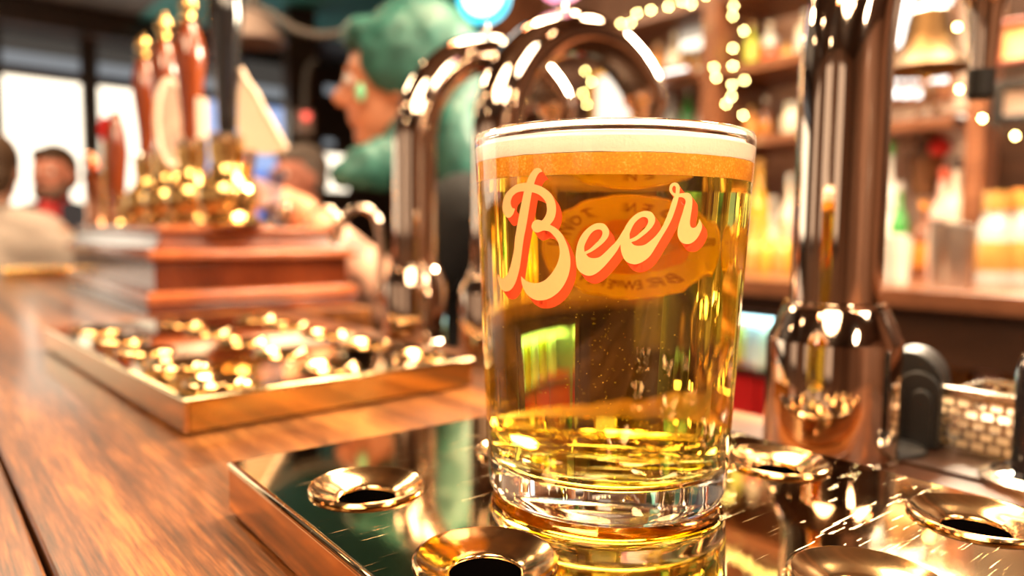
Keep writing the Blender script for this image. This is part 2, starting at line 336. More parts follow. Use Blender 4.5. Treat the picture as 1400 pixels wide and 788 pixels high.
# ================================================================== DRIP TRAYS
TT = 0.0202; TWID = 0.191; TLEN = 0.354
def drip_tray(label, rows, cols, v0c, u0c, su, sv, skip=()):
    """local x across (0..TWID), local y along (-TLEN..0); y = 0 is the far end"""
    t = empty('drip_tray')
    # body walls
    box('side_panel', 0.0, 0.0025, -TLEN, 0, 0.0015, TT - 0.0018, M['brass_side'], t, bevel=0.0008)
    box('side_panel', TWID - 0.0025, TWID, -TLEN, 0, 0.0015, TT - 0.0018, M['brass_side'], t, bevel=0.0008)
    box('end_panel', 0.0026, TWID - 0.0026, -TLEN, -TLEN + 0.0025, 0.0015, TT - 0.0018, M['brass_end_shade'], t, bevel=0.0006)
    box('end_panel', 0.0026, TWID - 0.0026, -0.0025, 0, 0.0015, TT - 0.0018, M['brass_side'], t, bevel=0.0006)
    box('base', 0.004, TWID - 0.004, -TLEN + 0.004, -0.004, 0.0, 0.0016, M['void'], t)
    # top plate with round holes: square cells around each hole, strips between
    bm = bmesh.new(); R0 = 0.0170; hs = 0.0215
    cx = [v0c + sv * i for i in range(cols)]; cy = [u0c - su * j for j in range(rows)]
    E_ = 0.0016
    xs = [E_]; ys = [-E_]
    for c in cx: xs += [c - hs, c + hs]
    xs.append(TWID - E_)
    for c in cy: ys += [c + hs, c - hs]
    ys.append(-TLEN + E_)
    vc = {}
    def V(x, y, z=TT):
        k = (round(x, 6), round(y, 6), round(z, 6))
        if k not in vc: vc[k] = bm.verts.new((x, y, z))
        return vc[k]
    for i in range(len(xs) - 1):
        for j in range(len(ys) - 1):
            if i % 2 == 1 and j % 2 == 1:
                c = ((xs[i] + xs[i + 1]) / 2, (ys[j] + ys[j + 1]) / 2)
                n = 48; sq = []; ci = []
                for k in range(n):
                    a = 2 * PI * k / n + PI / 4
                    m_ = max(abs(math.cos(a)), abs(math.sin(a)))
                    sq.append(V(c[0] + hs * math.cos(a) / m_, c[1] + hs * math.sin(a) / m_)); ci.append(V(c[0] + R0 * math.cos(a), c[1] + R0 * math.sin(a)))
                for k in range(n): bm.faces.new((sq[k], sq[(k + 1) % n], ci[(k + 1) % n], ci[k]))
            else:
                bm.faces.new((V(xs[i], ys[j]), V(xs[i + 1], ys[j]), V(xs[i + 1], ys[j + 1]), V(xs[i], ys[j + 1])))
    # rolled border
    loop = [(E_, -E_), (TWID - E_, -E_), (TWID - E_, -TLEN + E_), (E_, -TLEN + E_)]
    def ring(o, z): return [bm.verts.new(p) for p in ((E_ - o, -E_ + o, z), (TWID - E_ + o, -E_ + o, z), (TWID - E_ + o, -TLEN + E_ - o, z), (E_ - o, -TLEN + E_ - o, z))]
    rr = [ring(0, TT), ring(0.0010, TT - 0.0002), ring(0.0018, TT - 0.0009), ring(0.0020, TT - 0.0018)]
    for a, b in zip(rr, rr[1:]):
        for k in range(4): bm.faces.new((a[k], a[(k + 1) % 4], b[(k + 1) % 4], b[k]))
    finish('top_plate', bm, M['brass_top'], t)
    cup = None
    for j in range(rows):
        for i in range(cols):
            if cup is None:
                bm = bmesh.new()
                add_lathe(bm, [(0.0190, TT + 0.0001), (0.0192, TT + 0.0008), (0.0188, TT + 0.0014), (0.0181, TT + 0.0016), (0.0174, TT + 0.0012),
                               (0.0160, TT + 0.0001), (0.0130, TT - 0.0012), (0.0110, TT - 0.0021), (0.0098, TT - 0.0027), (0.0093, TT - 0.0032), (0.0092, TT - 0.0038)], 64)
                cup = finish('drain_cup', bm, M['cup'], t, (cx[i], cy[j], 0))
                bm = bmesh.new(); add_lathe(bm, [(0.0091, TT - 0.0037), (0.0087, TT - 0.0090), (0.0085, 0.0025), (0, 0.0024)], 32)
                hole = finish('drain_hole', bm, M['void'], cup)
            else:
                c = cup.copy(); COL.objects.link(c); c.location = (cx[i], cy[j], 0)
                h = hole.copy(); COL.objects.link(h); h.parent = c
    tag(t, label, 'drip tray')
    return t
# cups: near tray lattice fitted to the photograph
TH1 = math.radians(38.22); TH2 = math.radians(42.53)
def Wt(th, v, u): return Vector((v * math.cos(th) - u * math.sin(th), v * math.sin(th) + u * math.cos(th), 0))
tray = drip_tray('nearest polished brass drip tray, the one the full beer glass stands on', 5, 3, 0.10954 - 0.0809, 0.21665 - 0.27206, 0.0675, 0.0685)
tray.location = Wt(TH1, 0.0809, 0.27206); tray.rotation_euler.z = TH1
tray2 = dup(tray, Wt(TH2, 0.1235, 0.7353), TH2)
tray2['label'] = 'brass drip tray further along the bar in front of the wooden pump cabinet'

# ================================================================== BEER GLASS
GX, GY, GR, GB, GH = 0.0320, 0.2386, 0.0447, 0.0390, 0.1167
ZT = TT + 0.0017
glass = tag(empty('beer_glass', (GX, GY, ZT)), 'full pint glass of golden lager with foam, lettered Beer, on the nearest brass tray', 'beer glass')
GH -= 0.0015
def rout(z): return GB + (GR - GB) * (z / GH)
bm = bmesh.new()
outer = [(0.0, 0.0016), (0.024, 0.0015), (0.031, 0.0008), (0.0345, 0.0001), (0.0362, 0.0), (0.0377, 0.0008), (0.0387, 0.0024), (rout(0.005), 0.005)]
outer += [(rout(z), z) for z in (0.010, 0.02, 0.04, 0.06, 0.08, 0.10, GH - 0.003)]
outer += [(rout(GH) - 0.0001, GH - 0.0012), (rout(GH) - 0.0006, GH - 0.0002), (rout(GH) - 0.0012, GH), (rout(GH) - 0.0019, GH - 0.0004), (rout(GH) - 0.0023, GH - 0.0014)]
BZ = 0.0105
def rin(z): return rout(z) - 0.0021
inner = [(rin(z), z) for z in (GH - 0.004, 0.10, 0.09, 0.08, 0.07, 0.06, 0.05, 0.04, 0.03, 0.02, 0.0155)]
inner += [(rin(0.0135) - 0.0006, 0.0130), (rin(0.012) - 0.0022, 0.0112), (0.030, BZ - 0.0002), (0.018, BZ - 0.0006), (0.0, BZ - 0.0008)]
seg = 160
add_lathe(bm, outer + inner, seg)
for v in bm.verts:                      # hand-made ripple of the inner wall
    r = math.hypot(v.co.x, v.co.y)
    if r > 0.03 and 0.014 < v.co.z < GH - 0.005 and r < rout(v.co.z) - 0.0015:
        a = math.atan2(v.co.y, v.co.x)
        d = 0.00009 * noise.noise(Vector((math.cos(a) * 9, math.sin(a) * 9, v.co.z * 6))) + 0.00005 * noise.noise(Vector((math.cos(a) * 26, math.sin(a) * 26, v.co.z * 9 + 5)))
        k = (r + d) / r; v.co.x *= k; v.co.y *= k
finish('glass_wall', bm, M['glass'], glass, auto=False)
ZF0, ZF1 = 0.1062, 0.1003               # foam underside, end of the dense bubble band
ov = 0.00035
bm = bmesh.new()
add_lathe(bm, [(0, BZ - 0.0012), (0.018, BZ - 0.0010), (0.030, BZ - 0.0006), (rin(0.012) - 0.0020, 0.0108), (rin(0.0135) - 0.0003, 0.0127), (rin(0.0155) + ov, 0.0153)]
          + [(rin(z) + ov, z) for z in (0.02, 0.03, 0.04, 0.05, 0.06, 0.07, 0.08, 0.09, ZF1)] + [(0, ZF1)], seg)
finish('lager', bm, M['beer'], glass)
m, n, l, b = new_mat('bubble_band')
tc = n.new('ShaderNodeTexCoord'); nz = n.new('ShaderNodeTexNoise'); nz.inputs['Scale'].default_value = 1500; nz.inputs['Detail'].default_value = 2
n2 = n.new('ShaderNodeTexNoise'); n2.inputs['Scale'].default_value = 160; l.new(tc.outputs['Object'], n2.inputs['Vector'])
l.new(tc.outputs['Object'], nz.inputs['Vector']); cr = n.new('ShaderNodeValToRGB'); e = cr.color_ramp.elements
e[0].position = 0.35; e[0].color = (0.80, 0.30, 0.008, 1); e[1].position = 0.72; e[1].color = (1.0, 0.72, 0.16, 1)
k = e.new(0.55); k.color = (0.95, 0.42, 0.015, 1)
av = n.new('ShaderNodeMix'); av.data_type = 'FLOAT'; av.inputs[0].default_value = 0.35; l.new(nz.outputs[0], av.inputs[2]); l.new(n2.outputs[0], av.inputs[3])
l.new(av.outputs[0], cr.inputs[0]); l.new(cr.outputs[0], b.inputs['Base Color']); b.inputs['Roughness'].default_value = 0.6
M['band'] = m
bm = bmesh.new()
ring_f = [(0, ZF1 + 0.0001), (0.03, ZF1 + 0.0001), (rin(ZF1) + ov, ZF1 + 0.0001), (rin(ZF0) + ov, ZF0), (0, ZF0)]
add_lathe(bm, ring_f, seg); finish('bubble_band', bm, M['band'], glass)
m, n, l, b = new_mat('foam')
tc = n.new('ShaderNodeTexCoord'); nz = n.new('ShaderNodeTexNoise'); nz.inputs['Scale'].default_value = 1100; nz.inputs['Detail'].default_value = 3
l.new(tc.outputs['Object'], nz.inputs['Vector']); b.inputs['Base Color'].default_value = (1.0, 0.88, 0.76, 1); b.inputs['Roughness'].default_value = 0.8
bp = n.new('ShaderNodeBump'); bp.inputs['Strength'].default_value = 0.5; bp.inputs['Distance'].default_value = 0.0004
l.new(nz.outputs[0], bp.inputs['Height']); l.new(bp.outputs[0], b.inputs['Normal'])
M['foam'] = m
bm = bmesh.new()
add_lathe(bm, [(0, ZF0 + 0.0001), (rin(ZF0) + ov, ZF0 + 0.0001), (rin(0.109) + ov, 0.109), (rin(GH - 0.004) + ov, GH - 0.0045), (rin(GH) - 0.0012, GH - 0.0030), (0.036, GH - 0.0022), (0.02, GH - 0.0018), (0, GH - 0.0016)], seg)
for v in bm.verts:
    if v.co.z < ZF0 + 0.0005 and math.hypot(v.co.x, v.co.y) > 0.03:
        a = math.atan2(v.co.y, v.co.x); v.co.z += 0.0003 * noise.noise(Vector((math.cos(a) * 7, math.sin(a) * 7, 0)))
finish('foam_head', bm, M['foam'], glass)
# rising bubbles in the lager
bm = bmesh.new(); rb = random.Random(3)
for k in range(300):
    a = rb.uniform(0, 2 * PI) if k % 3 == 0 else rb.gauss(-PI / 2, 0.5); r = rb.uniform(0.004, 0.034)
    bmesh.ops.create_icosphere(bm, subdivisions=1, radius=rb.uniform(0.00008, 0.0002), matrix=Matrix.Translation((r * math.cos(a), r * math.sin(a), rb.uniform(0.016, 0.085))))
M['bubble'] = P('bubble_skin', (1.0, 0.75, 0.2), 0.1)
tag(finish('bubbles', bm, M['bubble'], glass), kind='stuff')

# ---- lettering on the front of the glass, wrapped on the outer wall
def glass_hit(px, py):
    """pixel -> (arc metres from the front axis, height) on the outer wall"""
    r = ray(px, py); o = CAMP - Vector((GX, GY, ZT)); k = (GR - GB) / GH
    A = r.x ** 2 + r.y ** 2 - (k * r.z) ** 2; B = 2 * (o.x * r.x + o.y * r.y - k * r.z * (GB + k * o.z)); C_ = o.x ** 2 + o.y ** 2 - (GB + k * o.z) ** 2
    t = (-B - math.sqrt(max(B * B - 4 * A * C_, 0))) / (2 * A); p = o + r * t
    return Vector((math.atan2(p.x, -p.y) * 0.042, p.z, 0))
def wrap(name, me, extra, mat, back=False, cut=0.0012):
    bm = bmesh.new(); bm.from_mesh(me)
    xs = [v.co.x for v in bm.verts]; x = min(xs) + cut
    while x < max(xs):
        bmesh.ops.bisect_plane(bm, geom=bm.verts[:] + bm.edges[:] + bm.faces[:], plane_co=(x, 0, 0), plane_no=(1, 0, 0)); x += cut
    for v in bm.verts:
        s, z = v.co.x, v.co.y; r = rout(z) + extra; a = s / 0.042
        v.co = (-r * math.sin(a), r * math.cos(a), z) if back else (r * math.sin(a), -r * math.cos(a), z)
    me2 = bpy.data.meshes.new(name); bm.to_mesh(me2); bm.free(); me2.materials.append(mat)
    return link(name, me2, glass, auto=False)
def fill(shapes):
    """shapes: list of closed 2D loops (holes by even-odd) -> flat mesh"""
    cu = bpy.data.curves.new('outline', 'CURVE'); cu.dimensions = '2D'; cu.fill_mode = 'BOTH'
    for s in shapes:
        sp = cu.splines.new('POLY'); sp.points.add(len(s) - 1); sp.use_cyclic_u = True
        for i, p in enumerate(s): sp.points[i].co = (p[0] * 1000, p[1] * 1000, 0, 1)
    o = bpy.data.objects.new('outline', cu); COL.objects.link(o); bpy.context.view_layer.update()
    me = bpy.data.meshes.new_from_object(o); bpy.data.objects.remove(o); bpy.data.curves.remove(cu)
    me.transform(Matrix.Scale(0.001, 4)); return me
def outline(pts):
    """pts (x, y[, corner]) -> smooth closed loop broken at the corners"""
    N = len(pts); cs = [i for i in range(N) if len(pts[i]) > 2]
    P_ = [Vector((p[0], p[1], 0)) for p in pts]
    if not cs: return spline(P_, 5, True)
    out = []
    for a, b in zip(cs, cs[1:] + [cs[0] + N]):
        out += spline([P_[i % N] for i in range(a, b + 1)], 5)[:-1]
    return out
def cA(p): return (675 + p[0] / 7.883, 226 + p[1] / 7.883) + tuple(p[2:])
def cB(p): return (675 + p[0] / 7.883, 326 + p[1] / 7.883) + tuple(p[2:])
def cC(p): return (775 + p[0] / 7.167, 286 + p[1] / 7.167) + tuple(p[2:])
def cD(p): return (855 + p[0] / 7.167, 240 + p[1] / 7.167) + tuple(p[2:])
stem = [cA(p) for p in ((480, 30), (440, 45), (400, 95), (372, 150), (355, 200), (330, 290), (300, 430), (275, 560), (250, 700))] + \
       [cB(p) for p in ((235, 0), (225, 120), (205, 220), (180, 320), (150, 395), (105, 432), (75, 420), (50, 385, 1), (48, 430), (65, 500), (95, 555), (140, 573), (190, 555), (230, 500), (260, 420), (285, 320), (305, 180), (330, 0))] + \
       [cA(p) for p in ((355, 660), (385, 480), (415, 300), (440, 205), (465, 130), (495, 85), (530, 70, 1), (510, 42))]
bowl = [cA(p) for p in ((155, 567), (187, 562), (215, 530), (235, 470, 1), (205, 457), (190, 415), (195, 370), (215, 330), (260, 295), (330, 283), (420, 293), (480, 312), (530, 350), (565, 400), (578, 460), (572, 520), (545, 575), (520, 598, 1),
                         (470, 588), (430, 612), (412, 660), (430, 705), (470, 727), (510, 716), (545, 705), (600, 715), (645, 755))] + \
       [cB(p) for p in ((685, 20), (705, 70), (715, 150), (700, 240), (665, 320), (610, 400), (540, 460), (455, 485), (380, 470), (330, 438), (302, 408, 1), (305, 470), (330, 550), (370, 610), (430, 655), (500, 670), (590, 655), (680, 600), (750, 520), (800, 420), (825, 320), (828, 220), (805, 100), (765, 0))] + \
       [cA(p) for p in ((745, 752), (715, 715), (670, 675), (610, 642, 1), (650, 590), (672, 520), (675, 450), (660, 380), (630, 320), (580, 270), (520, 232), (440, 205), (360, 190), (300, 195), (240, 215), (180, 260), (130, 320), (105, 400), (100, 470), (118, 525))]
e1 = [cC(p) for p in ((525, 345, 1), (490, 410), (430, 490), (360, 570), (290, 630), (220, 655), (150, 630), (105, 580), (90, 500), (92, 420), (110, 330), (150, 250), (210, 185), (270, 148), (325, 138), (370, 150), (405, 190), (415, 235), (400, 280), (360, 330), (300, 380), (240, 420), (190, 443, 1), (215, 470), (260, 482), (320, 470), (380, 420), (430, 370), (480, 320), (520, 262), (560, 200), (600, 200, 1), (590, 320, 1))]
e1h = [cC(p) for p in ((175, 418, 1), (172, 370), (195, 310), (230, 250), (270, 212), (315, 200), (345, 215), (347, 250), (320, 300), (270, 350), (220, 395))]
er = [cC(p) for p in ((525, 345, 1), (540, 290), (556, 215))] + [cD(p) for p in ((0, 500), (40, 440), (90, 390), (140, 360), (200, 348), (250, 360), (283, 400), (288, 450), (265, 500), (220, 550), (160, 600), (105, 637), (55, 655, 1),
      (85, 682), (130, 690), (190, 678), (250, 635), (310, 575), (360, 500), (400, 410), (430, 330), (455, 250), (475, 207, 1), (445, 180), (428, 150), (430, 110), (450, 80), (485, 70), (515, 85), (530, 120), (528, 150), (525, 178, 1), (570, 173), (610, 172), (640, 195), (652, 240), (648, 310), (635, 400), (628, 460), (635, 500), (660, 515), (690, 500), (712, 460), (718, 428, 1),
      (738, 460), (745, 510), (725, 570), (690, 625), (640, 665), (590, 672), (545, 655), (515, 610), (508, 550), (520, 480), (545, 400), (570, 320), (585, 260), (575, 230), (550, 215), (518, 213, 1), (505, 270), (480, 350), (450, 430), (410, 510), (350, 610), (290, 710))] + \
     [cC(p) for p in ((813, 458), (760, 505), (700, 535), (650, 540), (590, 520), (550, 470), (530, 410))]
e2h = [cD(p) for p in ((42, 625, 1), (42, 570), (65, 510), (100, 455), (150, 415), (185, 408), (215, 425), (220, 460), (195, 510), (150, 555), (95, 600))]
rh = [cD(p) for p in ((487, 178, 1), (465, 165), (455, 135), (462, 110), (475, 102), (488, 112), (490, 140))]
letters = [[outline(stem)], [outline(bowl)], [outline(e1), outline(e1h)], [outline(er), outline(e2h), outline(rh)]]
front = []; shade = []
for sh in letters:
    front.append(fill([[glass_hit(p[0], p[1]) for p in lp] for lp in sh]))
    for k in range(1, 13):
        q = k / 12
        shade.append(fill([[glass_hit(p[0] + 7.8 * q, p[1] + 10.8 * q) for p in lp] for lp in sh]))
def join(ms):
    bm = bmesh.new()
    for me in ms: bm.from_mesh(me)
    out = bpy.data.meshes.new('joined'); bm.to_mesh(out); bm.free(); return out
for me in front: wrap('letter', me, 0.00022, M['cream'])
tag(wrap('letter_shadow', join(shade), 0.00010, M['red']), 'red drop shadow of the lettering')

# ---- oval badge on the back of the glass, read through the beer
BS, BZC, BA, BB = 0.0096, 0.0808, 0.0191, 0.0187
def ink(name, col):
    m = P(name, col, 0.5, vary=0.03); n = m.node_tree.nodes; l = m.node_tree.links; b = n['Principled BSDF']; o = n['Material Output']
    tr = n.new('ShaderNodeBsdfTranslucent'); mxs = n.new('ShaderNodeMixShader'); mxs.inputs[0].default_value = 0.7
    l.new(b.inputs['Base Color'].links[0].from_socket, tr.inputs[0]); l.new(b.outputs[0], mxs.inputs[1]); l.new(tr.outputs[0], mxs.inputs[2]); l.new(mxs.outputs[0], o.inputs[0]); return m
M['by'] = ink('badge_yellow', (1.0, 0.93, 0.10)); M['bo'] = ink('badge_orange', (1.0, 0.58, 0.02))
M['bb'] = ink('badge_brown', (0.55, 0.25, 0.02)); M['bt'] = ink('badge_lettering', (0.42, 0.20, 0.02))
def oval(a, b): return [(-BS + a * math.cos(2 * PI * k / 72), BZC + b * math.sin(2 * PI * k / 72)) for k in range(72)]
for k, (nm, a, b, mt) in enumerate((('badge_rim', BA, BB, 'bb'), ('badge', BA * 0.975, BB * 0.97, 'by'), ('badge_oval', BA * 0.66, BB * 0.52, 'bo'), ('badge_centre', BA * 0.50, BB * 0.24, 'by'))):
    wrap(nm, fill([oval(a, b)]), -0.00020 - k * 0.00006, M[mt], back=True)
def char_mesh(ch, size):
    cu = bpy.data.curves.new('char', 'FONT'); cu.body = ch; cu.size = size; cu.align_x = 'CENTER'; cu.align_y = 'CENTER'; cu.offset = size * 0.012
    o = bpy.data.objects.new('char', cu); COL.objects.link(o); bpy.context.view_layer.update()
    me = bpy.data.meshes.new_from_object(o); bpy.data.objects.remove(o); bpy.data.curves.remove(cu); return me
def arc_text(txt, size, ra, rb, a0, a1, flip=False):
    bm = bmesh.new()
    for i, ch in enumerate(txt):
        if ch == ' ': continue
        a = a0 + (a1 - a0) * i / (len(txt) - 1)
        me = char_mesh(ch, size)
        nx, ny = math.cos(a) / ra, math.sin(a) / rb
        rot = math.atan2(ny, nx) - PI / 2 + (PI if flip else 0)
        me.transform(Matrix.Translation((-BS + ra * math.cos(a), BZC + rb * math.sin(a), 0)) @ Matrix.Rotation(rot, 4, 'Z'))
        bm.from_mesh(me)
    out = bpy.data.meshes.new('arc'); bm.to_mesh(out); bm.free(); return out
wrap('badge_text', join([arc_text('CAMDEN TOWN', 0.0046, BA * 0.81, BB * 0.74, math.radians(172), math.radians(8)),
                         arc_text('BREWERY', 0.0046, BA * 0.81, BB * 0.74, math.radians(232), math.radians(308), True)]), -0.00048, M['bt'], back=True)

# ================================================================== BEER FONTS (arched chrome pipes)
def font(label, v, u, span=0.205, top=0.297, cut=26, badge=None, r=0.0205, rotz=TH):
    t = tag(empty('beer_font', W(v, u, 0), rotz), label, 'beer tap')
    foot = [(0.0, 0.0002), (0.0315, 0.0002), (0.0315, 0.002), (0.0306, 0.003), (0.0306, 0.056), (0.0302, 0.0575), (0.0245, 0.0708), (0.0236, 0.0722), (0.0222, 0.0726), (0.0205, 0.0726)]
    for k, x in enumerate((0,)):
        lathe('pipe_base', foot, M['chrome_base'], t, (x, 0, 0), 64)
        lathe('collar', [(0.0206, 0.0700), (0.0228, 0.0722), (0.0228, 0.0745), (0.0207, 0.0752), (0.0206, 0.0752)], M['chrome'], t, (x, 0, 0), 64)
    R_ = span / 2; zc = top - R_ * 0.98
    path = [(0, 0, 0.07), (0, 0, zc * 0.6), (0, 0, zc)] + [(R_ - R_ * math.cos(a), 0, zc + R_ * 0.98 * math.sin(a)) for a in [PI * k / 32 for k in range(1, cut)]] 
    ex, ez = path[-1][0], path[-1][2]; path += [(ex + 0.004, 0, ez - 0.012)]; ex += 0.006; ez -= 0.012
    tube('arched_pipe', path, r, M['chrome'], t, seg=48)
    lathe('faucet', [(0, 0.006), (0.0198, 0.004), (0.0198, -0.002), (0.013, -0.012), (0.0095, -0.026), (0.0070, -0.060), (0, -0.060)], M['chrome'], t, (ex, 0, ez), 40)
    lathe('faucet_tip', [(0, -0.0602), (0.0078, -0.0602), (0.0078, -0.076), (0.006, -0.078), (0, -0.078)], M['rubber'], t, (ex, 0, ez), 32)
    if badge:
        px, col, ink, zb, rb_ = badge; kb = rb_ / 0.0335
        tube('badge_stem', [(px, 0, top - 0.01 + r), (px, 0, zb - rb_ + 0.003)], 0.004, M['chrome'], t)
        bm = bmesh.new(); add_lathe(bm, [(0, -0.006), (0.030 * kb, -0.006), (rb_, -0.004), (rb_, 0.004), (0.030 * kb, 0.006), (0, 0.006)], 48)
        bmesh.ops.transform(bm, matrix=Matrix.Translation((px, 0, zb)) @ Matrix.Rotation(math.radians(-50), 4, 'Z') @ Matrix.Rotation(PI / 2, 4, 'X'), verts=bm.verts)
        d = finish('lit_badge', bm, M[col], t)
        bm = bmesh.new(); add_lathe(bm, [(0, 0.0064), (0.025 * kb, 0.0064), (0.025 * kb, 0.0070), (0, 0.0070)], 40)
        bmesh.ops.transform(bm, matrix=Matrix.Translation((px, 0, zb)) @ Matrix.Rotation(math.radians(-50), 4, 'Z') @ Matrix.Rotation(PI / 2, 4, 'X'), verts=bm.verts)
        finish('badge_face', bm, M[ink], d)
    return t
M['cyan'] = glow('cyan_neon', (0.03, 0.62, 0.85), 1.6); M['pink'] = glow('pink_neon', (1.0, 0.28, 0.45), 1.8)
def vu0(px, py): v, u, _ = vu(at_z(px, py, 0)); return v, u
pv, pu, _ = vu(Vector((-0.0135, 0.607, 0)))
font('arched chrome beer font just left of the glass, pink lit badge above it', pv, pu, top=0.285, badge=(0.070, 'pink', 'litw', 0.331, 0.0235))
font('arched chrome beer font behind the brass tray, cyan lit badge above it', pv, pu + 0.126, top=0.290, badge=(0.082, 'cyan', 'litw', 0.345, 0.0275))
fr = font('large chrome beer font column to the right of the glass', *vu(Vector((0.1564, 0.3500, 0)))[:2], top=0.297, span=0.235, cut=22, r=0.0205)

# ================================================================== PUMP CABINET with hand pumps
cv, cu_, _ = vu(at_z(213, 430, 0)); cab = tag(empty('pump_cabinet', W(cv, cu_, 0), TH), 'stepped polished mahogany cabinet carrying the row of hand pumps', 'pump cabinet')
CW, CL = 0.262, 0.56
mx = lambda: None
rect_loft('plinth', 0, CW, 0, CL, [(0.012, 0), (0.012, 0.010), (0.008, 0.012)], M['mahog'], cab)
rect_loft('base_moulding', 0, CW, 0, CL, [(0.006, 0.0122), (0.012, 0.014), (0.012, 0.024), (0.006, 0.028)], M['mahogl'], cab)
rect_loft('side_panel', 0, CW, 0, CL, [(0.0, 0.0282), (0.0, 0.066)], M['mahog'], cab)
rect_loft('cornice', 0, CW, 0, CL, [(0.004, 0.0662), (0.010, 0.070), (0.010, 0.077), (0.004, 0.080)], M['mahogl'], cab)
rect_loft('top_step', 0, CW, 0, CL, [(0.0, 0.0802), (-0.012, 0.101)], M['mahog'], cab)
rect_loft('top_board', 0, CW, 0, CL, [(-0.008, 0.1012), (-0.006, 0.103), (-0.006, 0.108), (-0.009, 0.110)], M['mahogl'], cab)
CT_Z = 0.110
def pump(px, d, label, mat, ztop, base=1.0, hw=0.0215, finial=True, hz0=0.085, base_mat='brass'):
    p = at_d(px, 300, d); t = tag(empty('beer_pump', (p.x, p.y, CT_Z + 0.0004), TH), label, 'beer pump', 'hand pumps on the mahogany cabinet')
    b = base
    lathe('pump_body', [(0, 0), (0.040 * b, 0), (0.041 * b, 0.006), (0.034 * b, 0.012), (0.031 * b, 0.018), (0.034 * b, 0.030), (0.036 * b, 0.044), (0.031 * b, 0.060), (0.022 * b, 0.070), (0.019 * b, 0.085), (0.021 * b, 0.098), (0.021 * b, 0.112), (0, 0.113)], M[base_mat], t)
    lathe('collar', [(0.012, 0.1135), (0.020 * b, 0.1135), (0.0215 * b, 0.117), (0.0215 * b, 0.122), (0.017 * b, 0.125), (0.010, 0.1255)], M['steel'], t)
    z0, z1 = 0.126, ztop - CT_Z - (0.045 if finial else 0)
    L = z1 - z0
    lathe('handle', [(0, z0), (0.010, z0), (0.0125, z0 + 0.04 * L), (0.0125, z0 + 0.12 * L), (0.0145, z0 + 0.3 * L), (0.0185, z0 + 0.52 * L), (hw, z0 + 0.68 * L), (hw * 0.96, z0 + 0.78 * L), (hw * 0.8, z0 + 0.88 * L), (hw * 0.6, z0 + 0.96 * L), (0.009, z0 + L), (0, z0 + L)], M[mat], t)
    if finial: lathe('finial', [(0, z1), (0.012, z1), (0.0135, z1 + 0.004), (0.009, z1 + 0.010), (0.0085, z1 + 0.014), (0.0125, z1 + 0.022), (0.0125, z1 + 0.030), (0.007, z1 + 0.038), (0.004, z1 + 0.044), (0, z1 + 0.045)], M['brass'], t)
    return t
pump(313, 0.985, 'black-handled hand pump with a wide brass body, rightmost of its row', 'black', 0.46, 1.12, 0.0225, False)
pump(264, 1.06, 'tallest wooden-handled hand pump, brass finial, beside the black one', 'handle', 0.445)
pump(231, 1.15, 'wooden-handled hand pump second from the left of its row', 'handle', 0.440)
pump(203, 1.27, 'wooden-handled hand pump, furthest left and shortest-looking of its row', 'handle', 0.440)
# pump clips
M['clipw'] = P('clip_cream', (0.85, 0.66, 0.50), 0.35, vary=0.05, coat=0.6); M['clipf'] = P('clip_face', (0.36, 0.22, 0.16), 0.4, vary=0.5, vscale=60)
t = tag(empty('pump_clip', at_d(236, 300, 1.09), TH + 0.15), 'tall oval pump clip with a pale rim in front of the wooden handles', 'pump clip')
zc = at_d(236, 170, 1.09).z - t.location.z
bm = bmesh.new(); ov_ = [(0.020 * math.cos(a), 0.062 * math.sin(a)) for a in [2 * PI * k / 48 for k in range(48)]]
add_tube(bm, [(x, 0, zc + z) for x, z in ov_] + [(ov_[0][0], 0, zc + ov_[0][1])], 0.0045, 10, False); finish('clip_rim', bm, M['clipw'], t)
bm = bmesh.new(); a_ = [bm.verts.new((x, -0.002, zc + z)) for x, z in ov_]; b_ = [bm.verts.new((x, 0.002, zc + z)) for x, z in ov_]
bm.faces.new(a_); bm.faces.new(b_[::-1]); [bm.faces.new((a_[k], a_[(k + 1) % 48], b_[(k + 1) % 48], b_[k])) for k in range(48)]
finish('clip_face', bm, M['clipf'], t)
tube('clip_bracket', [(0.0, 0.004, zc - 0.06), (0.004, 0.012, zc - 0.09), (0.008, 0.02, CT_Z - t.location.z + 0.01)], 0.005, M['brass'], t)
def outline_plate(name, pts, d, th, mat, parent, org):
    """thin plate cut to an outline given in pixels at distance d, standing square to the bar's long side"""
    loop = [at_d(x, y, d) - org for x, y in pts]; n_ = Vector((math.sin(0.1), -math.cos(0.1), 0)) * th
    bm = bmesh.new(); A = [bm.verts.new(p) for p in loop]; B_ = [bm.verts.new(p - n_) for p in loop]; N = len(A)
    bm.faces.new(A); bm.faces.new(B_[::-1]); [bm.faces.new((A[k], A[(k + 1) % N], B_[(k + 1) % N], B_[k])) for k in range(N)]
    return finish(name, bm, mat, parent, auto=True)
org = at_d(345, 300, 0.97); t = tag(empty('pump_clip', org), 'large cream pump clip with a slanting pointed edge right of the black handle', 'pump clip')
outline_plate('clip_face', [(330, 96), (340, 112), (352, 128), (360, 145), (374, 168), (392, 200), (388, 208), (362, 212), (345, 208), (328, 204), (324, 170), (325, 130)], 0.975, 0.004, M['clipw'], t, org)
tube('clip_edge', [at_d(x, y, 0.97) - org for x, y in ((329, 94), (338, 112), (350, 127), (359, 146), (374, 172), (391, 203))], 0.0035, M['clipw'], t)
tube('clip_bracket', [at_d(345, 206, 0.978) - org, at_d(340, 240, 0.978) - org, Vector((at_d(330, 300, 0.978).x, at_d(330, 300, 0.978).y, CT_Z + 0.02)) - org], 0.006, M['brass'], t)
t = tag(empty('pump_clip', at_d(279, 300, 1.0), TH), 'narrow white pump clip edge on, between the wooden and black handles', 'pump clip')
z0 = at_d(279, 190, 1.0).z - t.location.z; z1 = at_d(279, 136, 1.0).z - t.location.z
box('clip_face', -0.007, 0.007, -0.003, 0.003, z0, z1, M['clipw'], t, bevel=0.001)
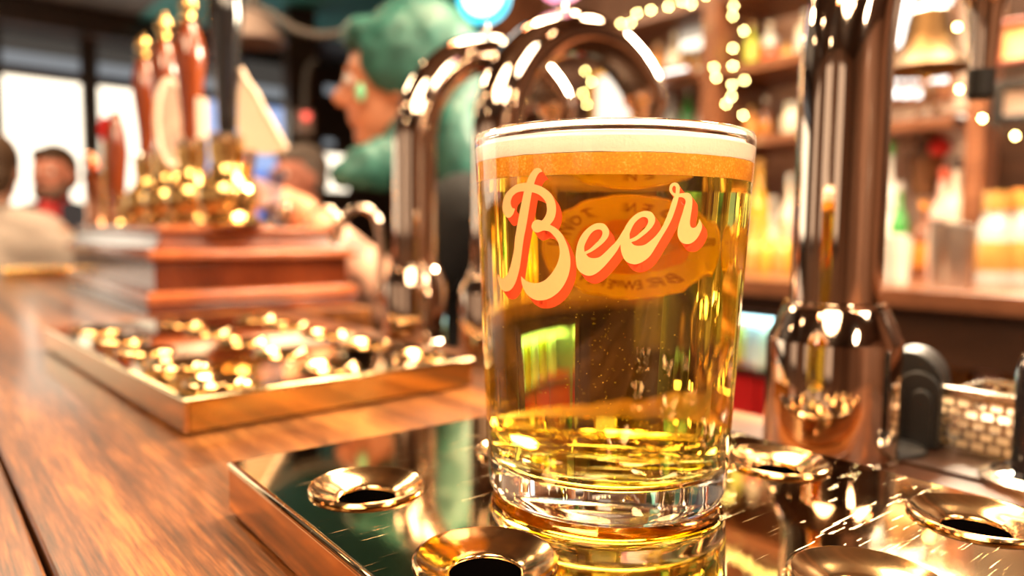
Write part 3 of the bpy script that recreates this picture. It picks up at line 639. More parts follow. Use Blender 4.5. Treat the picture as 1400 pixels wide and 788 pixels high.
tube('clip_bracket', [(0, 0, z0), (0, 0, CT_Z - t.location.z + 0.02)], 0.004, M['brass'], t)
# chrome swan necks on the cabinet
def hook(px_pts, d, rad, label):
    ps = [at_d(x, y, d) for x, y in px_pts]; o = ps[0].copy(); o.z = CT_Z + 0.0003
    t = tag(empty('swan_neck_spout', o), label, 'tap spout')
    tube('spout_pipe', spline([p - o for p in ps], 6), rad, M['chrome'], t, seg=14)
    e = ps[-1] - o
    lathe('nozzle', [(0, -0.014), (rad * 1.3, -0.014), (rad * 1.6, 0.0), (rad * 1.1, 0.008), (0, 0.009)], M['chrome'], t, e)
    lathe('foot_ring', [(0, 0), (rad * 1.9, 0), (rad * 1.9, 0.004), (rad, 0.006), (0, 0.006)], M['chrome'], t)
hook([(456, 334), (464, 312), (474, 293), (490, 284), (506, 288), (517, 305), (520, 340), (520, 400)], 0.985, 0.0052, 'nearest and largest chrome swan-neck spout, hanging over the cabinet end')
hook([(413, 314), (420, 298), (430, 287), (445, 284), (458, 292), (464, 312)], 1.06, 0.0045, 'middle chrome swan-neck spout behind the mahogany cabinet')
hook([(366, 318), (373, 302), (380, 291), (392, 288)], 1.12, 0.0045, 'furthest chrome swan-neck spout, only its bend showing over the cabinet')

# second pump group at the far end: copper column, brown handles, badge
p = at_d(143, 318, 1.55); p.z = 0.0
t = tag(empty('copper_font', p, TH), 'ribbed copper beer font column beyond the cabinet', 'beer tap')
zz = at_d(140, 236, 1.55).z
lathe('column', [(0, 0), (0.045, 0), (0.045, 0.012), (0.034, 0.02), (0.033, zz * 0.45), (0.037, zz * 0.5), (0.033, zz * 0.55), (0.034, zz * 0.9), (0.040, zz * 0.95), (0.030, zz), (0, zz + 0.003)], M['copper'], t)
for k, dx in enumerate((-0.02, 0.022)): sphere('tap_knob', Vector((dx, 0, zz + 0.020)), 0.018, M['copper'], t)
p = at_d(163, 318, 1.45); p.z = 0.0
t = tag(empty('beer_pump', p, TH), 'slim brown-handled hand pump between the copper column and the cabinet', 'beer pump')
h_ = at_d(160, 150, 1.45).z
lathe('pump_body', [(0, 0), (0.040, 0), (0.036, 0.02), (0.022, 0.05), (0.02, 0.14), (0, 0.142)], M['copper'], t)
lathe('handle', [(0, 0.142), (0.012, 0.142), (0.016, 0.2), (0.021, h_ - 0.09), (0.018, h_ - 0.05), (0.010, h_ - 0.012), (0, h_)], M['handle'], t)
M['redp'] = P('red_plastic', (0.65, 0.02, 0.02), 0.35, coat=0.4)
org = at_d(143, 300, 1.43); t = tag(empty('pump_clip', org), 'small red pump clip against the far window', 'pump clip')
outline_plate('clip_face', [(138, 160), (148, 160), (152, 176), (148, 194), (139, 194), (134, 176)], 1.43, 0.004, M['redp'], t, org)
tube('clip_bracket', [at_d(143, 194, 1.43) - org, Vector((0, 0, 0.001 - org.z))], 0.005, M['brass'], t)
for k, (x, d) in enumerate(((186, 1.34), (172, 1.40))):
    p = at_d(x, 318, d); p.z = CT_Z + 0.0004
    t = tag(empty('brass_valve', p, TH), ('squat brass valve at the far end of the cabinet top', 'second squat brass valve behind the first on the cabinet top')[k], 'valve')
    lathe('valve_body', [(0, 0), (0.020, 0), (0.020, 0.006), (0.011, 0.012), (0.013, 0.035), (0.009, 0.052), (0.012, 0.060), (0, 0.068)], M['brass'], t)
# far brass plate
a = at_z(8, 372, 0); t = tag(empty('brass_rest', W(*vu(at_z(40, 378, 0))[:2], 0.0), TH), 'small brass drip rest at the far end of the bar', 'drip rest')
box('rest_body', -0.055, 0.075, -0.10, 0.10, 0.0003, 0.022, M['brass'], t, bevel=0.003); box('rest_grille', -0.045, 0.065, -0.09, 0.09, 0.0222, 0.024, M['brass_side'], t)

# ================================================================== BACK BAR
ZC = at_v(1300, 398, 1.30).z
cnt = tag(empty('back_bar_counter', (0, 0, 0), TH), 'dark wooden back bar counter carrying the bottles', 'counter')
box('counter_top', 1.30, V1 - 0.002, -1.2, 2.2, ZC - 0.035, ZC, M['shelf'], cnt, bevel=0.004)
fz0, fz1 = -0.82, ZC - 0.07
fu0, fu1 = vq(1100, 450, 1.33)[0], vq(880, 450, 1.33)[0]
box('fascia', 1.33, 1.36, -1.2, fu0 - 0.03, ZC - 0.13, ZC - 0.036, M['dwood'], cnt)
box('fascia', 1.33, 1.36, fu0 - 0.03, 2.2, ZC - 0.068, ZC - 0.036, M['dwood'], cnt)
zs = at_v(1330, 548, 1.45).z
box('under_shelf', 1.34, V1 - 0.05, -1.2, fu0 - 0.035, zs - 0.03, zs, M['dwood'], cnt)
box('back_board', V1 - 0.05, V1 - 0.01, -1.2, 2.2, FLOOR, ZC - 0.036, M['dwood'], cnt)
box('kick_board', 1.36, 1.40, -1.2, fu0 - 0.035, FLOOR, zs - 0.031, M['dwood'], cnt)
box('cabinet_front', 1.36, 1.40, fu1 + 0.035, 2.2, FLOOR, ZC - 0.069, M['dwood'], cnt)
# fridge
fg = tag(empty('bottle_fridge', (0, 0, 0), TH), 'lit glass-front fridge of cans under the back bar counter', 'fridge')
M['fbody'] = P('fridge_liner', (0.30, 0.34, 0.36), 0.4); M['flamp'] = glow('fridge_lamp', (0.55, 0.95, 1.0), 5.0)
box('body', 1.74, 1.76, fu0, fu1, FLOOR + 0.02, fz1, M['fbody'], fg)
for nm, a, b in (('side_wall', fu0, fu0 + 0.02), ('side_wall', fu1 - 0.02, fu1)): box(nm, 1.40, 1.739, a, b, FLOOR + 0.02, fz1, M['fbody'], fg)
box('top_wall', 1.40, 1.739, fu0 + 0.021, fu1 - 0.021, fz1 - 0.02, fz1, M['fbody'], fg); box('floor_panel', 1.40, 1.739, fu0 + 0.021, fu1 - 0.021, FLOOR + 0.02, fz0 + 0.1, M['fbody'], fg)
zf1 = at_v(1040, 496, 1.50).z; zf2 = at_v(1040, 578, 1.50).z
box('wire_shelf', 1.42, 1.738, fu0 + 0.022, fu1 - 0.022, zf1 - 0.012, zf1, M['steel'], fg)
box('wire_shelf', 1.42, 1.738, fu0 + 0.022, fu1 - 0.022, zf2 - 0.012, zf2, M['steel'], fg)
box('lamp_strip', 1.43, 1.46, fu0 + 0.03, fu1 - 0.03, fz1 - 0.034, fz1 - 0.021, M['flamp'], fg)
box('lamp_strip', 1.70, 1.735, fu0 + 0.03, fu1 - 0.03, fz1 - 0.060, fz1 - 0.030, M['flamp'], fg)
for nm, a, b in (('door_frame', fu0 + 0.001, fu0 + 0.03), ('door_frame', fu1 - 0.03, fu1 - 0.001)): box(nm, 1.37, 1.398, a, b, FLOOR + 0.05, fz1, M['steel'], fg)
M['can_y'] = P('can_yellow', (0.85, 0.78, 0.10), 0.35, metal=0.2); M['can_w'] = P('can_white', (0.80, 0.88, 0.85), 0.35)
def can(u, v, z, mat, label, group):
    t = tag(empty('drink_can', W(v, u, z + 0.0004)), label, 'can', group)
    lathe('can_body', [(0, 0.002), (0.022, 0), (0.029, 0.008), (0.029, 0.088), (0.024, 0.098), (0.023, 0.100)], M[mat], t, seg=20)
    lathe('lid', [(0.0229, 0.0985), (0, 0.0982)], M['steel'], t, seg=20); return t
protos = {}
fw_ = fu1 - fu0 - 0.05; nfc = int(fw_ / 0.064)
for i in range(nfc):
    for j in range(2):
        mt = 'can_y' if (i + j) % 2 else 'can_w'; z_ = zf1 + j * 0.101; u_ = fu0 + 0.055 + i * 0.064
        lab = {'can_y': 'yellow can on the lit fridge shelf', 'can_w': 'pale can on the lit fridge shelf'}[mt]; grp = {'can_y': 'yellow cans in the fridge', 'can_w': 'pale cans in the fridge'}[mt]
        if mt not in protos: protos[mt] = can(u_, 1.47, z_, mt, lab, grp)
        else: dup(protos[mt], W(1.47, u_, z_ + 0.0004))
for k in range(3):
    u_ = fu0 + 0.06 + k * (fw_ - 0.02) / 3
    t = tag(empty('red_crate', W(1.44, u_, zf2 + 0.0005), TH), ('red drinks carton in the fridge nearest the chrome column', 'red drinks carton in the middle of the fridge shelf', 'red drinks carton in the fridge nearest the beer glass')[k], 'carton')
    zr = at_v(1040, 508 - k * 5, 1.45).z - zf2
    rect_loft('carton', 0, 0.16, 0, (fw_ - 0.05) / 3, [(0, 0), (0, zr), (-0.003, zr + 0.002)], M['redp'], t)

# wall shelves
VS = 1.72
M['glassy'] = glass_mat('bottle_clear', (0.92, 0.95, 0.95), 1.3, 0.05)
cols = dict(clear=(0.55, 0.55, 0.52), green=(0.05, 0.30, 0.06), amber=(0.55, 0.20, 0.03), brown=(0.16, 0.05, 0.02), yellow=(0.72, 0.40, 0.05), gold=(0.62, 0.34, 0.09), pale=(0.85, 0.74, 0.60), pink=(0.85, 0.50, 0.42), white=(0.92, 0.88, 0.80), orange=(0.85, 0.35, 0.08), lime=(0.55, 0.60, 0.08), redb=(0.70, 0.12, 0.06), dark=(0.05, 0.03, 0.025))
for k, c in cols.items(): M['b_' + k] = P('bottle_' + k, c, 0.08, coat=1.0, vary=0.15, vscale=30)
shelf_z = {}
sh = tag(empty('back_bar_shelving', (0, 0, 0), TH), 'dark wooden shelves of bottles on the wall behind the bar', 'shelving')
ua, ub = vq(1330, 100, VS)[0], vq(700, 100, VS)[0]
uc = vq(1008, 100, VS)[0]; ud = vq(1205, 100, VS)[0]
for k, (x, y) in enumerate(((1065, 76), (1065, 182))):
    z = at_v(x, y, VS - 0.09).z; shelf_z[k] = z
    box('shelf', VS - 0.09, 1.88, ud if k == 0 else ua, uc, z - 0.025, z, M['shelf'], sh, bevel=0.002)
    box('shelf', VS - 0.09, 1.88, uc + 0.045, ub, z - 0.025 , z, M['shelf'], sh, bevel=0.002)
z3 = at_v(1065, -35, VS - 0.09).z
box('shelf', VS - 0.09, 1.88, ud, ub, z3 - 0.025, z3, M['shelf'], sh)
box('upright', VS - 0.10, 1.88, uc + 0.002, uc + 0.043, ZC + 0.001, 1.2, M['shelf'], sh)
box('upright', VS - 0.10, 1.88, ub, ub + 0.04, ZC + 0.001, 1.2, M['shelf'], sh)
box('cornice', VS - 0.12, 1.88, ud, ub + 0.04, 1.2, 1.27, M['shelf'], sh)
M['pinkshelf'] = P('varnished_pink_shelf', (0.62, 0.38, 0.28), 0.25, coat=0.5)
# post + pale panel on the right
pa, pb = vq(1346, 200, 1.58)[0], vq(1318, 200, 1.58)[0]
o = box('post', 1.58, 1.66, pa, pb, ZC + 0.0005, CEIL - 0.001, M['shelf'], None, rotz=TH, bevel=0.004); tag(o, 'dark wooden post rising from the back bar right of the bell', 'post')
M['pale'] = P('pale_panel', (0.62, 0.50, 0.42), 0.35)
o = box('wall_panel', V1 - 0.06, V1 - 0.03, vq(1345, 200, V1 - 0.06)[0], vq(1196, 200, V1 - 0.06)[0], ZC + 0.001, 1.3, M['pale'], None, rotz=TH); tag(o, 'pale wall panel behind the bell and bottles', 'panel')
o = box('dark_panel', V1 - 0.06, V1 - 0.03, -1.2, vq(1347, 200, V1 - 0.06)[0], ZC + 0.001, 1.3, M['dwood'], None, rotz=TH); tag(o, 'dark wooden wall panel right of the post', 'panel')
zz0 = at_v(1230, 166, 1.9).z
o = box('ledge', 1.86, V1 - 0.062, vq(1318, 168, 1.9)[0], vq(1205, 168, 1.9)[0], zz0 - 0.02, zz0, M['pinkshelf'], None, rotz=TH, bevel=0.003); tag(o, 'narrow varnished ledge below the bell', 'ledge')

def bottle(px, v, z, hpx, wpx, mat, shape, label, cap='b_dark', lab='b_pale', has_label=True, group=None, nm='bottle'):
    p = at_v(px, 300, v); d = (p - CAMP).dot(FW); s = d / F_PX; H_, R_ = hpx * s, wpx * s / 2
    t = tag(empty(nm, (p.x, p.y, z + 0.0006)), label, {'bottle': 'bottle', 'glass_jar': 'jar', 'drinking_glass': 'glass'}.get(nm, nm), group)
    if shape == 'round': pr = [(0, 0), (R_ * 0.7, 0), (R_, 0.18 * H_), (R_, 0.42 * H_), (R_ * 0.75, 0.58 * H_), (R_ * 0.3, 0.68 * H_), (R_ * 0.24, 0.90 * H_), (0, 0.90 * H_)]
    elif shape == 'tumbler': pr = [(0, 0), (R_ * 0.8, 0), (R_, H_), (R_ * 0.93, H_), (R_ * 0.75, 0.08 * H_), (0, 0.07 * H_)]
    elif shape == 'jar': pr = [(0, 0), (R_, 0), (R_, 0.60 * H_), (R_ * 0.72, 0.72 * H_), (R_ * 0.70, 0.78 * H_), (0, 0.78 * H_)]
    elif shape == 'square': pr = [(0, 0), (R_, 0), (R_, 0.66 * H_), (R_ * 0.35, 0.74 * H_), (R_ * 0.30, 0.90 * H_), (0, 0.90 * H_)]
    else: pr = [(0, 0), (R_, 0), (R_, 0.55 * H_), (R_ * 0.8, 0.64 * H_), (R_ * 0.36, 0.74 * H_), (R_ * 0.32, 0.90 * H_), (0, 0.90 * H_)]
    lathe('bottle_body' if shape != 'tumbler' else 'glass_body', pr, M[mat], t, seg=24)
    if shape == 'jar': lathe('jar_lid', [(R_ * 0.75, 0.775 * H_), (R_ * 0.78, 0.78 * H_), (R_ * 0.78, H_ * 0.98), (0, H_)], M[cap], t, seg=24)
    elif shape != 'tumbler': lathe('cap', [(R_ * 0.25, 0.895 * H_), (R_ * 0.38, 0.90 * H_), (R_ * 0.38, H_), (0, H_)], M[cap], t, seg=16)
    if has_label and shape in ('tall', 'square', 'jar'): lathe('paper_label', [(R_ * 1.01, 0.14 * H_), (R_ * 1.025, 0.15 * H_), (R_ * 1.025, 0.44 * H_), (R_ * 1.01, 0.45 * H_)], M[lab], t, seg=24)
    return t
B = 1.72
for a in [ # px, height px, width px, body, shape, label text, cap, paper
    (1019, 62, 20, 'b_lime', 'tall', 'lime-green bottle on the top shelf beside the fairy lights', 'b_gold', 'b_lime'),
    (1043, 58, 23, 'b_clear', 'square', 'clear bottle with a red shoulder label on the top shelf', 'b_pale', 'b_redb'),
    (1067, 30, 22, 'b_gold', 'round', 'small squat amber bottle on the top shelf', 'b_brown', 'b_pale'),
    (1090, 66, 24, 'b_pale', 'square', 'pale bottle on the top shelf beside the chrome column', 'b_clear', 'b_white')]:
    bottle(a[0], B, shelf_z[0], a[1], a[2], a[3], a[4], a[5], a[6], a[7])
for a in [
    (1022, 46, 17, 'b_orange', 'square', 'orange bottle on the lower wall shelf nearest the glass', 'b_gold', 'b_orange'),
    (1041, 56, 19, 'b_brown', 'tall', 'dark brown bottle on the lower wall shelf', 'b_clear', 'b_amber'),
    (1078, 46, 30, 'b_pale', 'jar', 'squat pale jar on the lower wall shelf by the chrome column', 'b_clear', 'b_pale'),
    (960, 74, 22, 'b_pink', 'tall', 'pink-white bottle on the lower wall shelf left of the fairy lights', 'b_white', 'b_white'),
    (981, 82, 24, 'b_white', 'square', 'tall white bottle on the lower wall shelf left of the fairy lights', 'b_white', 'b_pale'),
    (936, 78, 20, 'b_green', 'tall', 'green bottle on the lower wall shelf behind the glass rim', 'b_white', 'b_green'),
    (914, 70, 20, 'b_clear', 'tall', 'clear grey bottle on the lower wall shelf beside the green one', 'b_white', 'b_clear')]:
    bottle(a[0], B, shelf_z[1], a[1], a[2], a[3], a[4], a[5], a[6], a[7])
for i, x in enumerate((930, 944, 958, 972, 986, 1000)):
    bottle(x, B + 0.02, shelf_z[0], 46 - (i % 2) * 5, 13, 'b_white' if i > 1 else 'b_gold', 'tall', 'small bottle in the brightly lit row on the upper shelf', 'b_white', 'b_white', group='small bottles in the lit row')
bottle(915, B, shelf_z[0], 70, 20, 'b_pale', 'tall', 'tall pale bottle left of the brightly lit row', 'b_white', 'b_white')
bottle(893, B, shelf_z[0], 60, 16, 'b_orange', 'tall', 'slim orange bottle on the upper shelf at the arched font', 'b_gold', 'b_gold')
for a in [
    (1036, 150, 30, 'b_yellow', 'tall', 'tall yellow bottle on the counter just right of the beer glass', 'b_gold', 'b_yellow'),
    (1078, 132, 26, 'b_pale', 'tall', 'tall pale bottle on the counter left of the chrome column', 'b_clear', 'b_pink'),
    (1056, 100, 26, 'b_clear', 'round', 'clear round bottle on the counter between yellow and pale ones', 'b_clear', 'b_clear'),
    (1213, 182, 30, 'b_clear', 'tall', 'tall clear bottle against the right side of the chrome column', 'b_green', 'b_white'),
    (1228, 128, 26, 'b_green', 'tall', 'green bottle right of the chrome column', 'b_clear', 'b_white'),
    (1262, 104, 32, 'b_brown', 'tall', 'dark amber bottle with an orange neck in the middle of the right row', 'b_orange', 'b_amber'),
    (1288, 150, 34, 'b_pink', 'tall', 'tall pinkish white bottle below the wooden figure', 'b_redb', 'b_white'),
    (1305, 165, 28, 'b_pale', 'tall', 'tall pale bottle beside the dark post', 'b_dark', 'b_pink')]:
    bottle(a[0], B - 0.05, ZC, a[1], a[2], a[3], a[4], a[5], a[6], a[7])
for k, x in enumerate((1030, 1050, 1070, 1088)):
    bottle(x, B - 0.20, ZC, 72, 24, 'b_yellow' if k % 2 else 'b_gold', 'round', ('round golden bottle low on the counter touching the beer glass edge', 'round yellow bottle second from the beer glass', 'round golden bottle second from the chrome column', 'round yellow bottle against the chrome column')[k], 'b_gold', 'b_gold')
for k, x in enumerate((1215, 1236)):
    bottle(x, B - 0.26, ZC, 62, 24, 'b_white' if k else 'b_clear', 'tumbler', ('clear tumbler on the counter beside the chrome column', 'white tumbler on the counter left of the amber bottle')[k], nm='drinking_glass')
M['tin'] = metal('dull_steel', (0.70, 0.60, 0.52), 0.28)
for k, (x, h) in enumerate(((1284, 88), (1308, 84), (1322, 82))):
    p = at_v(x, 300, B - 0.27); s = (p - CAMP).dot(FW) / F_PX
    t = tag(empty('shaker_tin', (p.x, p.y, ZC + 0.0005)), ('steel shaker tin left of its two neighbours', 'steel shaker tin between its two neighbours', 'steel shaker tin nearest the dark post')[k], 'shaker')
    R_ = 11.5 * s; H_ = h * s
    lathe('tin_body', [(0, 0), (R_ * 0.8, 0), (R_, H_), (R_ * 0.95, H_), (R_ * 0.76, 0.01), (0, 0.009)], M['tin'], t, seg=32)
    lathe('rim_bead', [(R_ * 0.96, H_), (R_ * 1.05, H_ - 0.002), (R_ * 1.05, H_ + 0.002), (R_ * 0.96, H_ + 0.003)], M['steel'], t, seg=32, close=True)
bottle(1362, B - 0.15, ZC, 128, 44, 'b_clear', 'jar', 'big glass jar with a brass lid right of the post', 'b_gold', 'b_gold', nm='glass_jar')
bottle(1400, B - 0.12, ZC, 132, 42, 'b_clear', 'jar', 'second big glass jar cut by the picture edge', 'b_orange', 'b_gold', nm='glass_jar')

# glasses under the counter
for k, (x, h, wd) in enumerate(((1268, 70, 22), (1290, 74, 24), (1312, 76, 24), (1332, 70, 22), (1368, 86, 40), (1395, 80, 30))):
    v_ = 1.46 if k < 4 else 1.42
    bottle(x, v_, zs, h, wd, 'b_amber' if k != 4 else 'b_pink', 'tumbler', ('amber-lit glass on the shelf under the counter, nearest the black housing', 'second amber-lit glass on the shelf under the counter', 'third amber-lit glass on the shelf under the counter', 'fourth amber-lit glass on the shelf under the counter', 'wider pinkish glass under the counter towards the right', 'amber-lit glass under the counter at the picture edge')[k], nm='drinking_glass')

# ================================================================== BELL, SIGNS, FRAMES, FIGURE
BV = 1.36
p = at_v(1267, 90, BV); s_ = (p - CAMP).dot(FW) / F_PX
bz = at_v(1267, 98, BV).z
t = tag(empty('brass_bell', (p.x, p.y, bz)), 'large hanging brass bell in front of the pale panel', 'bell')
R_ = 55 * s_
lathe('bell_body', [(R_, 0), (R_ * 1.0, 0.004), (R_ * 0.86, 0.016), (R_ * 0.68, 0.034), (R_ * 0.56, 0.058), (R_ * 0.50, 0.085), (R_ * 0.44, 0.100), (R_ * 0.22, 0.110), (0, 0.111), (0, 0.106), (R_ * 0.40, 0.096), (R_ * 0.5, 0.06), (R_ * 0.62, 0.034), (R_ * 0.92, 0.002)], metal('aged_brass', (0.11, 0.058, 0.022), 0.42), t, seg=64, close=True)
tube('clapper', [(0, 0, 0.10), (0, 0, 0.0)], 0.003, M['brass'], t); sphere('clapper_ball', (0, 0, -0.006), 0.012, M['brass'], t)
tube('bell_bracket', [(0, 0, 0.111), (0, 0, 0.15), tuple(W(0.22, 0, 0.17)), tuple(W(V1 - 0.061 - BV, 0, 0.17))], 0.006, M['brass'], t)
# lit panels (white blocks) above and behind the bell
def lit(nm, rects, v, mat, label, cat, frame=True):
    u_, z_ = vq(*rects[0][:2], v); t = tag(empty(nm, (0, 0, 0), TH), label, cat)
    us = []; zs_ = []
    for x0, y0, x1, y1 in rects:
        a, z1 = vq(x1, y0, v); b, z0 = vq(x0, y1, v); us += [a, b]; zs_ += [z0, z1]
        box('lit_pane', v - 0.004, v, a, b, z0, z1, M[mat], t)
    box('panel_frame', v + 0.001, v + 0.02, min(us) - 0.012, max(us) + 0.012, min(zs_) - 0.012, max(zs_) + 0.012, M['shelf'], t)
    return t
lit('lit_display', [(1214, -130, 1256, 66), (1268, -130, 1310, 12)], 1.90, 'litw', 'bright white lit display panels partly hidden by the bell', 'light panel')
lit('lit_strip', [(x, 100, x + 12, 113) for x in range(1214, 1290, 14)] + [(x, 122, x + 16, 134) for x in range(1214, 1256, 19)], 1.92, 'litw', 'rows of small white lit blocks under the bell', 'light panel')
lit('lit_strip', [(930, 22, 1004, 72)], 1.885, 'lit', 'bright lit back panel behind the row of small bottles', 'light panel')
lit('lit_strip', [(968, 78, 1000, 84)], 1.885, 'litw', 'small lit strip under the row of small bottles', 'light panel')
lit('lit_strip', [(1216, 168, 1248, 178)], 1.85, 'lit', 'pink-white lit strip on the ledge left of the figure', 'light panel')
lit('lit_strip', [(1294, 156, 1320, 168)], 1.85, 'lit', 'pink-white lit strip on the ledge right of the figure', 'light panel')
lit('wall_light', [(906, 92, 940, 102)], 1.60, 'litw', 'oval white wall light beside the gold frame', 'light')
M['gold'] = P('gold_frame', (0.65, 0.36, 0.08), 0.3, metal=0.7); M['mount'] = glow('picture_glow', (1.0, 0.86, 0.72), 1.0)  # notice sheet's brightness is put in as glow; it is no lamp
def picture(px0, py0, px1, py1, v, fm, im, fw, label):
    a, z1 = vq(px1, py0, v); b, z0 = vq(px0, py1, v); t = tag(empty('framed_picture', (0, 0, 0), TH), label, 'picture')
    for q in ((a, a + fw, z0, z1), (b - fw, b, z0, z1)): box('frame', v - 0.014, v, *q, M[fm], t, bevel=0.003)
    for q in ((a + fw + 0.0003, b - fw - 0.0003, z0, z0 + fw), (a + fw + 0.0003, b - fw - 0.0003, z1 - fw, z1)): box('frame', v - 0.014, v, *q, M[fm], t, bevel=0.003)
    box('picture_sheet', v - 0.006, v - 0.001, a + fw * 0.9, b - fw * 0.9, z0 + fw * 0.9, z1 - fw * 0.9, M[im], t)
    return t
picture(812, 88, 872, 190, 1.55, 'gold', 'mount', 0.014, 'gold-framed white notice behind the glass rim')
M['amberp'] = P('amber_sign', (0.72, 0.40, 0.16), 0.5); M['redband'] = P('red_band', (0.16, 0.03, 0.012), 0.4)
picture(1362, 18, 1440, 92, 1.56, 'redband', 'amberp', 0.010, 'amber sheet with a dark red lower edge at the top right')
M['photo'] = P('faded_photo', (0.34, 0.24, 0.19), 0.25, vary=0.6, vscale=14)
picture(1358, 104, 1440, 172, 1.57, 'rubber', 'photo', 0.016, 'dark-framed faded photograph under the amber sheet')
# carved wooden figure
p = at_v(1266, 212, 1.72); s_ = (p - CAMP).dot(FW) / F_PX
M['carve'] = wood('carved_wood', (0.05, 0.02, 0.01), (0.16, 0.07, 0.03), (0.30, 0.14, 0.06), (20, 20, 20), 0.4, 0.3)
t = tag(empty('carved_figure', (p.x, p.y, p.z)), 'small dark carved wooden figure standing among the bottles below the bell', 'figurine')
H_ = 98 * s_
bm = bmesh.new(); add_lathe(bm, [(0, 0), (0.030, 0), (0.030, 0.008), (0.020, 0.012), (0.022, H_ * 0.2), (0.026, H_ * 0.45), (0.022, H_ * 0.62), (0.009, H_ * 0.70), (0.014, H_ * 0.78), (0.016, H_ * 0.86), (0.012, H_ * 0.95), (0, H_ * 0.99)], 20)
for sg in (-1, 1): add_tube(bm, [(sg * 0.020, 0, H_ * 0.6), (sg * 0.031, -0.004, H_ * 0.45), (sg * 0.016, -0.022, H_ * 0.38)], [0.008, 0.007, 0.005], 8)
add_sphere(bm, (0, -0.016, H_ * 0.83), 0.004, 8, 6); finish('figure_body', bm, M['carve'], t)
o = lathe('bracket_block', [(0, -0.09), (0.02, -0.09), (0.036, -0.012), (0.036, -0.0005), (0, -0.0005)], M['carve'], t)
t = tag(empty('red_cloth', at_v(1286, 205, 1.70)), 'small red folded cloth beside the carved figure', 'cloth')
bm = bmesh.new(); add_sphere(bm, (0, 0, 0.006), 0.024, 16, 10, (1.0, 0.5, 0.8))
for v in bm.verts: v.co += v.co.normalized() * 0.006 * noise.noise(v.co * 90)
finish('folds', bm, M['redp'], t)
tube('hanging_loop', [(0, 0, 0.02), (0, 0.03, 0.06), tuple(W(0.22, 0, 0.06))], 0.0015, M['rubber'], t)

# ================================================================== FAIRY LIGHTS
M['wire'] = P('wire_green', (0.02, 0.03, 0.02), 0.5)
bulb_me = None
def fairy(pts, v, label, r=0.0027):
    global bulb_me
    ps = [at_v(x, y, v) for x, y in pts]; o = ps[0]
    t = tag(empty('fairy_lights', o), label, 'fairy lights')
    path = []
    for a, b in zip(ps, ps[1:]): path += [a - o + Vector((0, 0, 0.006)), (a + b) / 2 - o + Vector((0, 0, -0.003))]
    path.append(ps[-1] - o + Vector((0, 0, 0.006)))
    tube('wire', spline(path, 3), 0.0011, M['wire'], t, seg=5)
    for q in ps:
        if bulb_me is None: bulb_me = sphere('bulb', (0, 0, 0), r, M['fairy'], t, seg=10, rings=6); bulb_me.location = q - o
        else:
            b = bulb_me.copy(); COL.objects.link(b); b.parent = t; b.location = q - o
fairy([(1004, -40), (996, -18), (1003, 8), (1002, 22), (1017, 42), (1002, 66), (976, 92), (979, 106), (1002, 90), (1018, 110), (1001, 116), (1000, 132), (993, 142), (1016, 158), (1006, 190)], 1.58, 'fairy lights trailing down the shelf upright right of the glass rim')
fairy([(810, 84), (800, 97), (809, 112), (797, 128), (803, 143), (812, 170)], 1.50, 'short drop of fairy lights beside the gold-framed notice')
fairy([(820, 40), (838, 36), (849, 32), (863, 31), (871, 18), (890, 14), (914, 9), (932, 2), (945, 6), (965, -6), (985, -20)], 1.50, 'fairy lights swagged along the top from the arched fonts')
fairy([(1288, -60), (1309, 37), (1312, 122), (1343, 162), (1388, 186), (1420, 150)], 1.34, 'sparse fairy lights hanging past the bell and the dark post')
fairy([(x, -50 - 14 * math.sin(x / 21)) for x in range(1020, 1290, 16)], 1.45, 'fairy lights along the top of the back bar above the picture')

# ================================================================== THINGS BY THE RIGHT COLUMN
# perforated steel caddy
A0 = at_z(1282, 618, 0); A1 = at_z(1404, 646, 0); L_ = (A1 - A0).length; ang = math.atan2(A1.y - A0.y, A1.x - A0.x)
A0.z = 0.0017; t = tag(empty('steel_caddy', A0, ang), 'perforated steel caddy on the bar right of the black plastic housing', 'caddy')
hz = 82 / F_PX * ((A0 - CAMP).dot(FW)) * 0.96; dp = 0.05
def perf(name, L, H, loc, rz, parent):
    bm = bmesh.new(); nx, nz = int(L / 0.0075), max(3, int(H / 0.0048))
    th_ = 0.0008
    add_box(bm, 0, L, 0, th_, 0, 0.0015); add_box(bm, 0, L, 0, th_, H - 0.0022, H)
    for j in range(nz + 1):
        z = 0.0015 + (H - 0.0037) * j / nz; add_box(bm, 0, L, 0, th_, z - 0.0008, z + 0.0008)
    for j in range(nz):
        z0 = 0.0015 + (H - 0.0037) * j / nz; z1 = 0.0015 + (H - 0.0037) * (j + 1) / nz
        for i in range(nx + 1):
            x = L * (i + (0.5 if j % 2 else 0)) / (nx + 0.5); add_box(bm, max(0, x - 0.0009), min(L, x + 0.0009), 0, th_, z0, z1)
    o = finish(name, bm, M['steel'], parent, loc, rz, smooth=False); tag(o, kind='stuff'); return o
perf('perforated_front', L_, hz, (0, 0, 0.001), 0, t); perf('perforated_back', L_, hz, (0, dp, 0.001), 0, t)
box('side_plate', 0, 0.001, 0.001, dp - 0.001, 0.001, hz, M['steel'], t); box('side_plate', L_ - 0.001, L_, 0.001, dp - 0.001, 0.001, hz, M['steel'], t)
box('rim_strip', -0.001, L_ + 0.001, -0.0018, 0.0012, hz + 0.001, hz + 0.0035, M['steel'], t, bevel=0.0005)
box('base_strip', 0.001, L_ - 0.001, 0.001, dp - 0.001, 0.0003, 0.001, M['steel'], t)
o = box('caddy_filling', 0.003, L_ - 0.003, 0.006, dp - 0.003, 0.0012, hz * 0.55, P('paper_filling', (0.55, 0.42, 0.28), 0.6, vary=0.5, vscale=120), t)
